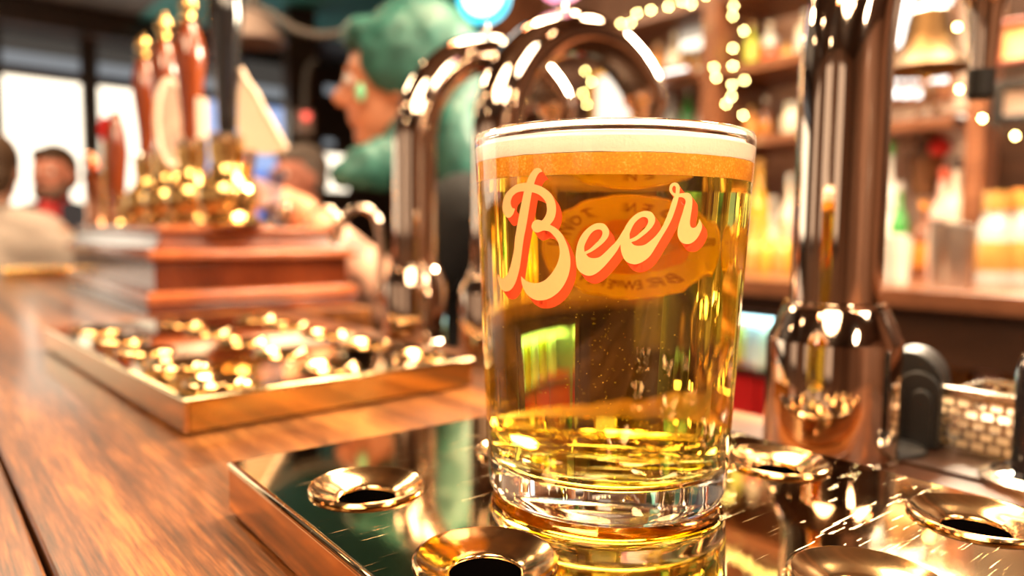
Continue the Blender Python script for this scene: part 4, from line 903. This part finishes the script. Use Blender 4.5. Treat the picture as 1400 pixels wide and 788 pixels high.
# black plastic housing behind the column
p = at_z(1240, 612, 0); p.z = 0.0017; t = tag(empty('black_housing', p, ang + 0.25), 'rounded black plastic housing standing behind the chrome column', 'housing')
s_ = ((p - CAMP).dot(FW)) / F_PX; Hh = 126 * s_; Wh = 88 * s_
def arch(name, w, h, y0, y1, cx, mat, z=0.0008):
    bm = bmesh.new(); pts = [(cx - w / 2, z), (cx + w / 2, z)] + [(cx + w / 2 * math.cos(a), z + h - w * 0.55 + w * 0.55 * math.sin(a)) for a in [PI * k / 14 for k in range(15)]]
    A = [bm.verts.new((x, y0, q)) for x, q in pts]; B_ = [bm.verts.new((x, y1, q)) for x, q in pts]; N = len(A)
    bm.faces.new(A); bm.faces.new(B_[::-1]); [bm.faces.new((A[k], A[(k + 1) % N], B_[(k + 1) % N], B_[k])) for k in range(N)]
    return finish(name, bm, mat, t, bevel=0.0008)
arch('shell', Wh, Hh, 0.0, 0.028, -0.002, M['rubber']); arch('raised_rib', Wh * 0.62, Hh * 0.80, -0.004, -0.0002, 0.004, M['rubber']); arch('inner_rib', Wh * 0.30, Hh * 0.62, -0.0075, -0.0042, 0.006, M['rubber'])
bm = bmesh.new(); add_sphere(bm, (0, 0, 0), 0.014, 20, 12, (1.1, 0.9, 0.38))
for v in list(bm.verts):
    if v.co.z < -0.0005: v.co.z = -0.0005
q = at_z(1222, 622, 0); bmesh.ops.transform(bm, matrix=Matrix.Translation((q.x, q.y, 0.0022)), verts=bm.verts); o = finish('rubber_foot', bm, M['rubber']); tag(o, 'low grey-black rubber mound at the foot of the chrome column', 'rubber foot')
# black column at the right edge
p = at_z(1418, 664, 0); t = tag(empty('black_font', p), 'slim black column cut by the right picture edge', 'beer tap')
lathe('column', [(0, 0.0003), (0.017, 0.0003), (0.017, 0.004), (0.010, 0.006), (0.010, 0.052), (0.0085, 0.056), (0, 0.057)], M['black'], t, seg=32)
lathe('base_ring', [(0.0172, 0.0004), (0.022, 0.0004), (0.022, 0.003), (0.0172, 0.005)], M['steel'], t, seg=32, close=True)
# red bar mat reflection source near the column: red strip on the bar
#o = box('red_mat', 0, 0.10, 0, 0.022, 0.0004, 0.004, M['redp'], None, at_z(1255, 640, 0), ang); tag(o, 'thin red bar mat at the right end of the bar before the caddy', 'mat')

# ================================================================== CEILING THINGS
M['beige'] = P('beige_shade', (0.55, 0.40, 0.34), 0.5)
p = at_d(348, 48, 3.0); t = tag(empty('ceiling_spotlight', (p.x, p.y, CEIL)), 'round beige ceiling spotlight above the black pump handle', 'ceiling lamp')
tube('stem', [(0, 0, -0.001), (0, 0, p.z - CEIL + 0.08)], 0.02, M['dwood'], t)
lathe('shade', [(0, 0.10), (0.05, 0.09), (0.10, 0.03), (0.13, -0.03), (0.125, -0.03), (0.05, 0.02), (0, 0.03)], M['beige'], t, (0, 0, p.z - CEIL))
M['cable'] = P('grey_cable', (0.20, 0.17, 0.15), 0.5)
pts = [at_d(x, y, 2.6) for x, y in ((330, 4), (362, 14), (385, 28), (410, 42), (440, 48), (470, 44), (500, 34), (530, 26))]
o = tube('hanging_cable', [tuple(q) for q in spline(pts, 5)], 0.013, M['cable']); tag(o, 'thick grey cable sagging below the ceiling left of the green hair', 'cable')
pts = [at_d(x, y, 4.3) for x, y in ((432, 82), (422, 92), (418, 110), (417, 150))]
o = tube('conduit', [tuple(q) for q in spline(pts, 5)], 0.016, M['cable']); tag(o, 'curved grey conduit running down to the switch box', 'conduit')
p = at_d(416, 168, 4.3); t = tag(empty('switch_box', p, TH), 'small grey switch box with a red light on the brown post', 'switch box')
box('case', -0.05, 0.05, -0.02, 0.02, -0.07, 0.07, M['beige'], t, bevel=0.006); M['redlamp'] = glow('red_indicator', (1.0, 0.12, 0.08), 2.0)
q = sphere('indicator', (0, -0.03, 0.035), 0.022, M['redlamp'], t)
# small bare bulbs over the bar (seen in the chrome) with their own light
k = 0
def ceiling_lamp(v, u, z, e, label):
    t = tag(empty('pendant_lamp', W(v, u, CEIL - 0.0005)), label, 'ceiling lamp', 'pendant lamps over the bar')
    tube('cord', [(0, 0, 0), (0, 0, z - CEIL + 0.09)], 0.004, M['rubber'], t, seg=6)
    lathe('shade', [(0.02, 0.09), (0.05, 0.075), (0.085, 0.01), (0.080, 0.01), (0.045, 0.068), (0.0, 0.075)], M['copper'], t, (0, 0, z - CEIL), seg=32)
    sphere('bulb', (0, 0, z - CEIL + 0.02), 0.028, M['bulb'], t)
for v, u in ((-0.5, -0.4), (-0.5, 0.3), (-0.6, 1.1), (0.35, -0.7), (0.55, 0.9), (-0.5, 1.9), (0.6, 1.9), (1.1, -0.6), (-1.4, 0.6)):
    ceiling_lamp(v, u, 0.95 if v < 0 else 1.15, 0, 'copper pendant lamp with a warm bulb hanging over the bar')

# ================================================================== PEOPLE
def add_limb(bm, pts, seg=14):
    """pts: [(pos, radius)...] tapered capsule chain, closed"""
    for (a, ra), (b, rb_) in zip(pts, pts[1:]):
        a, b = Vector(a), Vector(b); add_tube(bm, [a, b], [ra, rb_], seg)
    for a, ra in pts: bmesh.ops.create_icosphere(bm, subdivisions=2, radius=ra, matrix=Matrix.Translation(a))
def ellip(bm, c, sc, rot=None):
    m_ = Matrix.Translation(c) @ (rot if rot else Matrix.Identity(4)) @ Matrix.Diagonal((*sc, 1)); bmesh.ops.create_icosphere(bm, subdivisions=3, radius=1, matrix=m_)
def remesh(o, vox, it=6):
    r = o.modifiers.new('remesh', 'REMESH'); r.mode = 'VOXEL'; r.voxel_size = vox; r.use_smooth_shade = True
    s = o.modifiers.new('smooth', 'SMOOTH'); s.factor = 0.5; s.iterations = it
def head(bm, c, face, tilt=0.0, R=0.098):
    """skull, jaw, nose, ears, lips, brows; face = yaw the face looks to (0 = +x)"""
    m_ = Matrix.Translation(c) @ Matrix.Rotation(face, 4, 'Z') @ Matrix.Rotation(tilt, 4, 'Y')
    def e(p, sc): ellip(bm, (m_ @ Vector(p)), (sc[0], sc[1], sc[2]), Matrix.Rotation(face, 4, 'Z') @ Matrix.Rotation(tilt, 4, 'Y'))
    e((-0.012, 0, 0.025), (R, 0.078, 0.095)); e((0.028, 0, -0.035), (0.060, 0.056, 0.070)); e((0.058, 0, -0.085), (0.026, 0.030, 0.022))
    e((0.098, 0, -0.010), (0.020, 0.012, 0.020)); e((0.088, 0, 0.010), (0.010, 0.009, 0.026)); e((0.082, 0, -0.045), (0.012, 0.024, 0.007)); e((0.080, 0, -0.056), (0.011, 0.021, 0.007))
    for s in (-1, 1):
        e((-0.005, s * 0.080, -0.005), (0.018, 0.008, 0.032)); e((0.076, s * 0.032, 0.032), (0.012, 0.024, 0.007)); e((0.062, s * 0.036, -0.018), (0.018, 0.018, 0.018))
    return m_
def eyes(m_, parent, mats):
    for s in (-1, 1):
        sphere('eye', m_ @ Vector((0.079, s * 0.031, 0.014)), 0.0115, M['eye'], parent); 
        sphere('pupil', m_ @ Vector((0.0885, s * 0.031, 0.014)), 0.0048, M['black'], parent, seg=8, rings=6)
def hand(bm, wrist, direc, up, sc=1.0, curl=0.5, side=1):
    d = Vector(direc).normalized(); s = d.cross(Vector(up)).normalized() * side; n_ = s.cross(d).normalized() * side
    pal = Vector(wrist) + d * 0.05 * sc
    add_limb(bm, [(Vector(wrist), 0.026 * sc), (Vector(wrist) + d * 0.03 * sc, 0.027 * sc)], 10)
    for k, (off, ln) in enumerate(((-0.030, 0.062), (-0.010, 0.074), (0.010, 0.080), (0.029, 0.072))):
        base = Vector(wrist) + d * 0.085 * sc + s * off * sc
        add_limb(bm, [(Vector(wrist) + d * 0.03 * sc + s * off * 0.6 * sc, 0.016 * sc), (base, 0.0115 * sc)], 8)
        dd = d.copy(); q = base; r = 0.0098 * sc
        for j in range(3):
            dd = (dd - n_ * curl * 0.75).normalized(); q2 = q + dd * ln * sc * (0.45, 0.32, 0.23)[j]
            add_limb(bm, [(q, r), (q2, r * 0.9)], 8); q = q2; r *= 0.9
    q = Vector(wrist) + d * 0.03 * sc + s * (-0.022) * sc; q2 = q + (d * 0.6 - s * 0.8).normalized() * 0.040 * sc; q3 = q2 + (d * 0.95 - s * 0.2 - n_ * curl * 0.5).normalized() * 0.035 * sc
    add_limb(bm, [(q, 0.0145 * sc), (q2, 0.0115 * sc), (q3, 0.0095 * sc)], 8)
M['eye'] = P('eye_white', (0.75, 0.70, 0.66), 0.2)
def skin(name, col): return P(name, col, 0.5, vary=0.08, vscale=8)
M['skin1'] = skin('skin_rosy', (0.62, 0.26, 0.14)); M['skin2'] = skin('skin_ruddy', (0.55, 0.20, 0.13)); M['skin3'] = skin('skin_tan', (0.45, 0.22, 0.14))
m, n, l, b = new_mat('tattooed_arm')     # forearm skin with faded tattoo ink
tc = n.new('ShaderNodeTexCoord'); nz = n.new('ShaderNodeTexNoise'); nz.inputs['Scale'].default_value = 26; nz.inputs['Detail'].default_value = 3; l.new(tc.outputs['Object'], nz.inputs['Vector'])
cr = n.new('ShaderNodeValToRGB'); e = cr.color_ramp.elements; e[0].position = 0.42; e[0].color = (0.26, 0.17, 0.14, 1); e[1].position = 0.52; e[1].color = (0.78, 0.47, 0.33, 1); l.new(nz.outputs[0], cr.inputs[0]); l.new(cr.outputs[0], b.inputs['Base Color']); b.inputs['Roughness'].default_value = 0.5
M['tattoo'] = m
M['hairg'] = P('green_hair', (0.018, 0.098, 0.078), 0.5, vary=0.7, vscale=40, bump=0.6); M['blackc'] = P('black_cloth', (0.006, 0.0055, 0.006), 0.9, vary=0.3)
M['navy'] = P('navy_jacket', (0.015, 0.018, 0.035), 0.7, vary=0.3); M['redc'] = P('red_shirt', (0.50, 0.03, 0.03), 0.7, vary=0.2); M['jean'] = P('dark_trousers', (0.02, 0.02, 0.03), 0.8)
M['grey_shirt'] = P('pale_check_shirt', (0.42, 0.34, 0.29), 0.8, vary=0.25, vscale=120); M['hairb'] = P('brown_hair', (0.06, 0.028, 0.012), 0.6, vary=0.5, vscale=60); M['hairgr'] = P('grey_brown_hair', (0.16, 0.12, 0.10), 0.6, vary=0.4, vscale=60)
M['beard'] = P('greying_beard', (0.16, 0.085, 0.06), 0.8, vary=0.5, vscale=90)
def hair_blob(name, parts, mat, parent, amp=0.010, fr=26, vox=0.008):
    bm = bmesh.new()
    for c, sc in parts: ellip(bm, c, sc)
    for v in bm.verts: v.co += v.co.normalized() * 0
    o = finish(name, bm, mat, parent, auto=False); remesh(o, vox, 3)
    tx = bpy.data.textures.new('strands', 'CLOUDS'); tx.noise_scale = 0.03
    d = o.modifiers.new('strands', 'DISPLACE'); d.texture = tx; d.strength = amp; d.mid_level = 0.5
    return o
# --- bartender, side-on facing left, arm out along the cabinet
hd = at_d(542, 122, 1.33)
t = tag(empty('person', (hd.x + 0.08, hd.y, FLOOR)), 'green-haired bartender in a black top reaching a tattooed arm towards the pumps', 'person')
O = Vector((hd.x + 0.08, hd.y, FLOOR)); H0 = hd - O
bm = bmesh.new()
FACE = PI + 0.12
hm = head(bm, H0, FACE, 0.08)
neck = H0 + Vector((0.035, 0.0, -0.11)); chest = H0 + Vector((0.12, 0.01, -0.36)); pelvis = H0 + Vector((0.16, 0.03, -0.80))
add_limb(bm, [(H0 + Vector((0.02, 0, -0.04)), 0.052), (neck, 0.052), (chest + Vector((-0.02, 0, 0.14)), 0.062)])
shl = chest + Vector((0.02, -0.175, 0.125)); shr = chest + Vector((-0.03, 0.19, 0.12))
add_limb(bm, [(chest + Vector((0, 0, 0.06)), 0.105), (H0 + Vector((0.14, 0.02, -0.58)), 0.092), (pelvis, 0.125)])
add_limb(bm, [(shl, 0.058), (chest + Vector((0, 0, 0.09)), 0.085), (shr, 0.058)])
elb = at_d(540, 418, 1.20) - O; wr = at_d(408, 288, 1.16) - O; hp = at_d(362, 266, 1.15) - O
add_limb(bm, [(shl, 0.055), (elb, 0.043)]); add_limb(bm, [(elb, 0.046), (elb.lerp(wr, 0.35), 0.047), (elb.lerp(wr, 0.7), 0.036), (wr, 0.029)])
hand(bm, wr, hp - wr, (0, -0.3, 1), 1.0, 0.45)
elr = chest + Vector((-0.10, 0.27, -0.16)); wrr = chest + Vector((-0.32, 0.22, -0.20)); add_limb(bm, [(shr, 0.052), (elr, 0.042)]); add_limb(bm, [(elr, 0.043), (wrr, 0.028)]); hand(bm, wrr, (-1, -0.1, 0), (0, 0, 1))
for s in (-1, 1):
    hip = pelvis + Vector((0, s * 0.09, -0.05)); kn = Vector((hip.x - 0.01, hip.y + s * 0.01, 0.48)); an = Vector((hip.x + 0.03, hip.y + s * 0.01, 0.085))
    add_limb(bm, [(hip, 0.090), (kn, 0.058), (an, 0.040)]); add_limb(bm, [(an + Vector((0.02, 0, -0.04)), 0.04), (Vector((an.x - 0.13, an.y, 0.035)), 0.032)])
body = finish('body', bm, M['skin1'], t, auto=False); remesh(body, 0.0065, 4)
bm = bmesh.new()
add_limb(bm, [(chest + Vector((0.0, 0, 0.05)), 0.125), (H0 + Vector((0.14, 0.02, -0.58)), 0.112), (pelvis, 0.145), (pelvis + Vector((0, 0, -0.12)), 0.16)])
add_limb(bm, [(shl, 0.076), (chest + Vector((0, 0, 0.09)), 0.100), (shr, 0.074)])
add_limb(bm, [(shl, 0.076), (shl.lerp(elb, 0.55), 0.064)]); add_limb(bm, [(shr, 0.072), (shr.lerp(elr, 0.55), 0.062)])
o = finish('top', bm, M['blackc'], t, auto=False); remesh(o, 0.010, 5)
bm = bmesh.new()
for s in (-1, 1):
    hip = pelvis + Vector((0, s * 0.09, -0.05)); kn = Vector((hip.x - 0.01, hip.y + s * 0.01, 0.48)); an = Vector((hip.x + 0.03, hip.y + s * 0.01, 0.085)); add_limb(bm, [(hip, 0.105), (kn, 0.072), (an, 0.055)])
o = finish('trousers', bm, M['jean'], t, auto=False); remesh(o, 0.012, 4)
bm = bmesh.new()       # inked sleeve of skin: the tattooed stretch of the forearm
add_limb(bm, [(elb, 0.0475), (elb.lerp(wr, 0.35), 0.0485), (elb.lerp(wr, 0.65), 0.0390)]); o = finish('tattooed_forearm', bm, M['tattoo'], t, auto=False); remesh(o, 0.006, 3); tag(o, 'tattooed skin of the forearm')
def G(x, y, d): return at_d(x, y, d) - O
hair_blob('hair', [(H0 + Vector((0.045, 0.0, 0.062)), (0.112, 0.102, 0.105)), (H0 + Vector((0.088, 0, -0.02)), (0.085, 0.098, 0.13)), (H0 + Vector((0.125, 0.0, -0.15)), (0.070, 0.10, 0.13)),
                   (H0 + Vector((0.02, -0.075, 0.045)), (0.075, 0.03, 0.075)), (G(622, 210, 1.26), (0.04, 0.04, 0.10)), (G(522, 225, 1.24), (0.035, 0.03, 0.05)), (G(495, 228, 1.22), (0.035, 0.025, 0.04)), (G(470, 240, 1.21), (0.025, 0.02, 0.025)), (G(560, 200, 1.28), (0.05, 0.04, 0.06)), (H0 + Vector((-0.045, -0.02, 0.085)), (0.05, 0.07, 0.035))], M['hairg'], t, 0.010)
eyes(hm, t, None)
m_ear = P('green_earring', (0.25, 0.85, 0.50), 0.3, emit=(0.2, 0.8, 0.4), estr=0.0); sphere('earring', G(493, 126, 1.25), 0.010, m_ear, t, (0.8, 0.8, 1.6))
# glass held at the pump
p = at_d(352, 285, 1.10); t2 = tag(empty('drinking_glass', (p.x, p.y, CT_Z + 0.0005)), 'empty pint glass under the bartender hand on the cabinet', 'glass')
lathe('glass_body', [(0, 0), (0.030, 0), (0.040, 0.085), (0.0385, 0.085), (0.028, 0.006), (0, 0.005)], glass_mat('bluish_glass', (0.80, 0.88, 1.0), 1.3, 0.08), t2, seg=32)

# --- the men beyond the end of the bar, seated at a high table
def seated(name_label, hpx, hpy, d, face, skin_m, top_m, hair_parts, beard=False, inner=None, lean=0.0, arm_t=None, hair_m='hairb'):
    hd = at_d(hpx, hpy, d); O = Vector((hd.x, hd.y, FLOOR)); H0 = hd - O; t = tag(empty('person', O), name_label, 'person')
    fx, fy = math.cos(face), math.sin(face); f = Vector((fx, fy, 0)); s_ = Vector((-fy, fx, 0))
    bm = bmesh.new(); hm = head(bm, H0, face, 0.0)
    nk = H0 - f * 0.02 + Vector((0, 0, -0.12)); ch = H0 - f * 0.03 + Vector((0, 0, -0.30)); pv = H0 - f * (0.06 + lean) + Vector((0, 0, -0.74))
    add_limb(bm, [(H0 - f * 0.015 + Vector((0, 0, -0.04)), 0.058), (nk, 0.058), (ch + Vector((0, 0, 0.12)), 0.07)]); add_limb(bm, [(ch, 0.125), (ch.lerp(pv, 0.5), 0.12), (pv, 0.135)])
    add_limb(bm, [(ch + s_ * 0.19 + Vector((0, 0, 0.09)), 0.06), (ch + Vector((0, 0, 0.07)), 0.095), (ch - s_ * 0.19 + Vector((0, 0, 0.09)), 0.06)])
    cl = bmesh.new(); add_limb(cl, [(ch + s_ * 0.16 + Vector((0, 0, 0.10)), 0.075), (nk + Vector((0, 0, -0.035)), 0.070), (ch - s_ * 0.16 + Vector((0, 0, 0.10)), 0.075)]); add_limb(cl, [(ch, 0.145), (ch.lerp(pv, 0.5), 0.142), (pv, 0.158)]); add_limb(cl, [(ch + s_ * 0.19 + Vector((0, 0, 0.06)), 0.078), (ch + Vector((0, 0, 0.06)), 0.112), (ch - s_ * 0.19 + Vector((0, 0, 0.06)), 0.078)])
    for q in (-1, 1):
        sh_ = ch + s_ * 0.19 * q + Vector((0, 0, 0.06)); el = sh_ + f * 0.12 + s_ * 0.05 * q + Vector((0, 0, -0.26)); wr_ = el + f * 0.23 - s_ * 0.10 * q + Vector((0, 0, 0.03))
        add_limb(bm, [(sh_, 0.055), (el, 0.044)]); add_limb(bm, [(el, 0.044), (wr_, 0.029)]); hand(bm, wr_, f - s_ * 0.4 * q, (0, 0, 1), 1.05, 0.4, q)
        add_limb(cl, [(sh_, 0.08), (el, 0.064)]); 
        if top_m == 'navy': add_limb(cl, [(el, 0.064), (wr_, 0.046)])
        hip = pv + s_ * 0.09 * q; kn = hip + f * 0.24 + s_ * 0.05 * q + Vector((0, 0, -0.03)); an = kn + f * 0.02 + Vector((0, 0, -(kn.z - 0.32)))
        lg = [(hip, 0.10), (kn, 0.066), (an, 0.045)]; add_limb(bm, lg); add_limb(bm, [(an, 0.042), (an + f * 0.14 + Vector((0, 0, -0.03)), 0.032)])
    o = finish('body', bm, M[skin_m], t, auto=False); remesh(o, 0.009, 4); o = finish('shirt' if top_m != 'navy' else 'jacket', cl, M[top_m], t, auto=False); remesh(o, 0.012, 5)
    bm = bmesh.new()
    for q in (-1, 1):
        hip = pv + s_ * 0.09 * q; kn = hip + f * 0.24 + s_ * 0.05 * q + Vector((0, 0, -0.03)); an = kn + f * 0.02 + Vector((0, 0, -(kn.z - 0.32))); add_limb(bm, [(hip, 0.115), (kn, 0.08), (an, 0.06)])
    o = finish('trousers', bm, M['jean'], t, auto=False); remesh(o, 0.014, 4)
    if inner:
        bm = bmesh.new(); ellip(bm, ch + f * 0.085 + Vector((0, 0, 0.05)), (0.060, 0.060, 0.16)); add_limb(bm, [(nk + Vector((0, 0, -0.01)), 0.072), (nk + Vector((0, 0, -0.05)), 0.078)]); o = finish('shirt', bm, M[inner], t, auto=False); remesh(o, 0.01, 3)
    R_ = Matrix.Rotation(face, 4, 'Z')
    bm = bmesh.new()
    for c, sc in hair_parts: ellip(bm, H0 + (R_ @ Vector(c)), sc, R_)
    o = finish('hair', bm, M[hair_m], t, auto=False); remesh(o, 0.008, 3)
    if beard:
        bm = bmesh.new()
        for c, sc in (((0.045, 0, -0.075), (0.045, 0.060, 0.042)), ((0.015, 0, -0.05), (0.045, 0.074, 0.045)), ((0.088, 0, -0.034), (0.008, 0.03, 0.008))): ellip(bm, H0 + (R_ @ Vector(c)), sc, R_)
        o = finish('beard', bm, M['beard'], t, auto=False); remesh(o, 0.006, 2)
    eyes(hm, t, None)
    # the stool under him
    st = tag(empty('bar_stool', O + Vector((pv.x, pv.y, 0))), {'navy': 'tall stool under the bearded man in the navy jacket', 'grey_shirt': 'tall stool under the man in the pale shirt', 'jean': 'tall stool under the man behind the bartender arm'}[top_m], 'stool')
    sz = pv.z - 0.158; lathe('seat', [(0, sz - 0.05), (0.17, sz - 0.05), (0.18, sz - 0.02), (0.16, sz - 0.004), (0, sz - 0.002)], M['mahog'], st, seg=32)
    for a in (0.8, 2.4, 3.9, 5.5): tube('leg', [(0.12 * math.cos(a), 0.12 * math.sin(a), sz - 0.05), (0.2 * math.cos(a), 0.2 * math.sin(a), 0.0)], 0.017, M['dwood'], st, seg=10)
    tube('foot_ring', [(0.175 * math.cos(a), 0.175 * math.sin(a), 0.28) for a in [2 * PI * k / 24 for k in range(25)]], 0.008, M['brass'], st, seg=8)
    return t
cap = [((-0.030, 0, 0.045), (0.092, 0.086, 0.095)), ((-0.045, 0, 0.0), (0.068, 0.084, 0.075)), ((0.015, 0, 0.085), (0.075, 0.072, 0.038))]
m1 = at_d(72, 240, 2.85)
seated('bearded man in a navy jacket and red shirt seated at the far left', 72, 241, 3.08, -PI / 2 + 0.12, 'skin2', 'navy', cap, True, 'redc')
seated('man in a pale shirt seated with his back turned, cut by the left picture edge', -14, 234, 2.25, PI / 2 + 0.15, 'skin3', 'grey_shirt', [((-0.020, 0, 0.035), (0.100, 0.088, 0.098)), ((-0.045, 0, -0.015), (0.070, 0.086, 0.075))])
seated('man with grey-brown hair seen between the pumps and the bartender', 408, 246, 2.7, PI + 0.9, 'skin2', 'jean', cap, hair_m='hairgr')
tp = at_d(90, 372, 2.62); t = tag(empty('high_table', (tp.x, tp.y, FLOOR)), 'high wooden table between the two men beyond the bar end', 'table'); th_ = -0.06 - FLOOR
lathe('table_top', [(0, th_ - 0.03), (0.15, th_ - 0.03), (0.155, th_ - 0.015), (0.15, th_), (0, th_)], M['mahog'], t, seg=64)
lathe('pedestal', [(0, 0), (0.12, 0), (0.12, 0.02), (0.04, 0.05), (0.035, th_ - 0.031), (0, th_ - 0.0305)], M['dwood'], t, seg=32)
p = at_d(86, 330, 2.60); t = tag(empty('beer_glass', (p.x, p.y, -0.0595)), 'pint of amber beer on the high table in front of the bearded man', 'beer glass')
lathe('glass_wall', [(0, 0), (0.032, 0), (0.043, 0.145), (0.0415, 0.145), (0.031, 0.008), (0, 0.007)], M['glass'], t, seg=32); lathe('lager', [(0, 0.0075), (0.0313, 0.0085), (0.0400, 0.115), (0, 0.115)], P('amber_beer', (0.75, 0.30, 0.03), 0.1), t, seg=32); lathe('foam_head', [(0, 0.1155), (0.0401, 0.1155), (0.0412, 0.133), (0, 0.134)], M['foam'], t, seg=32)
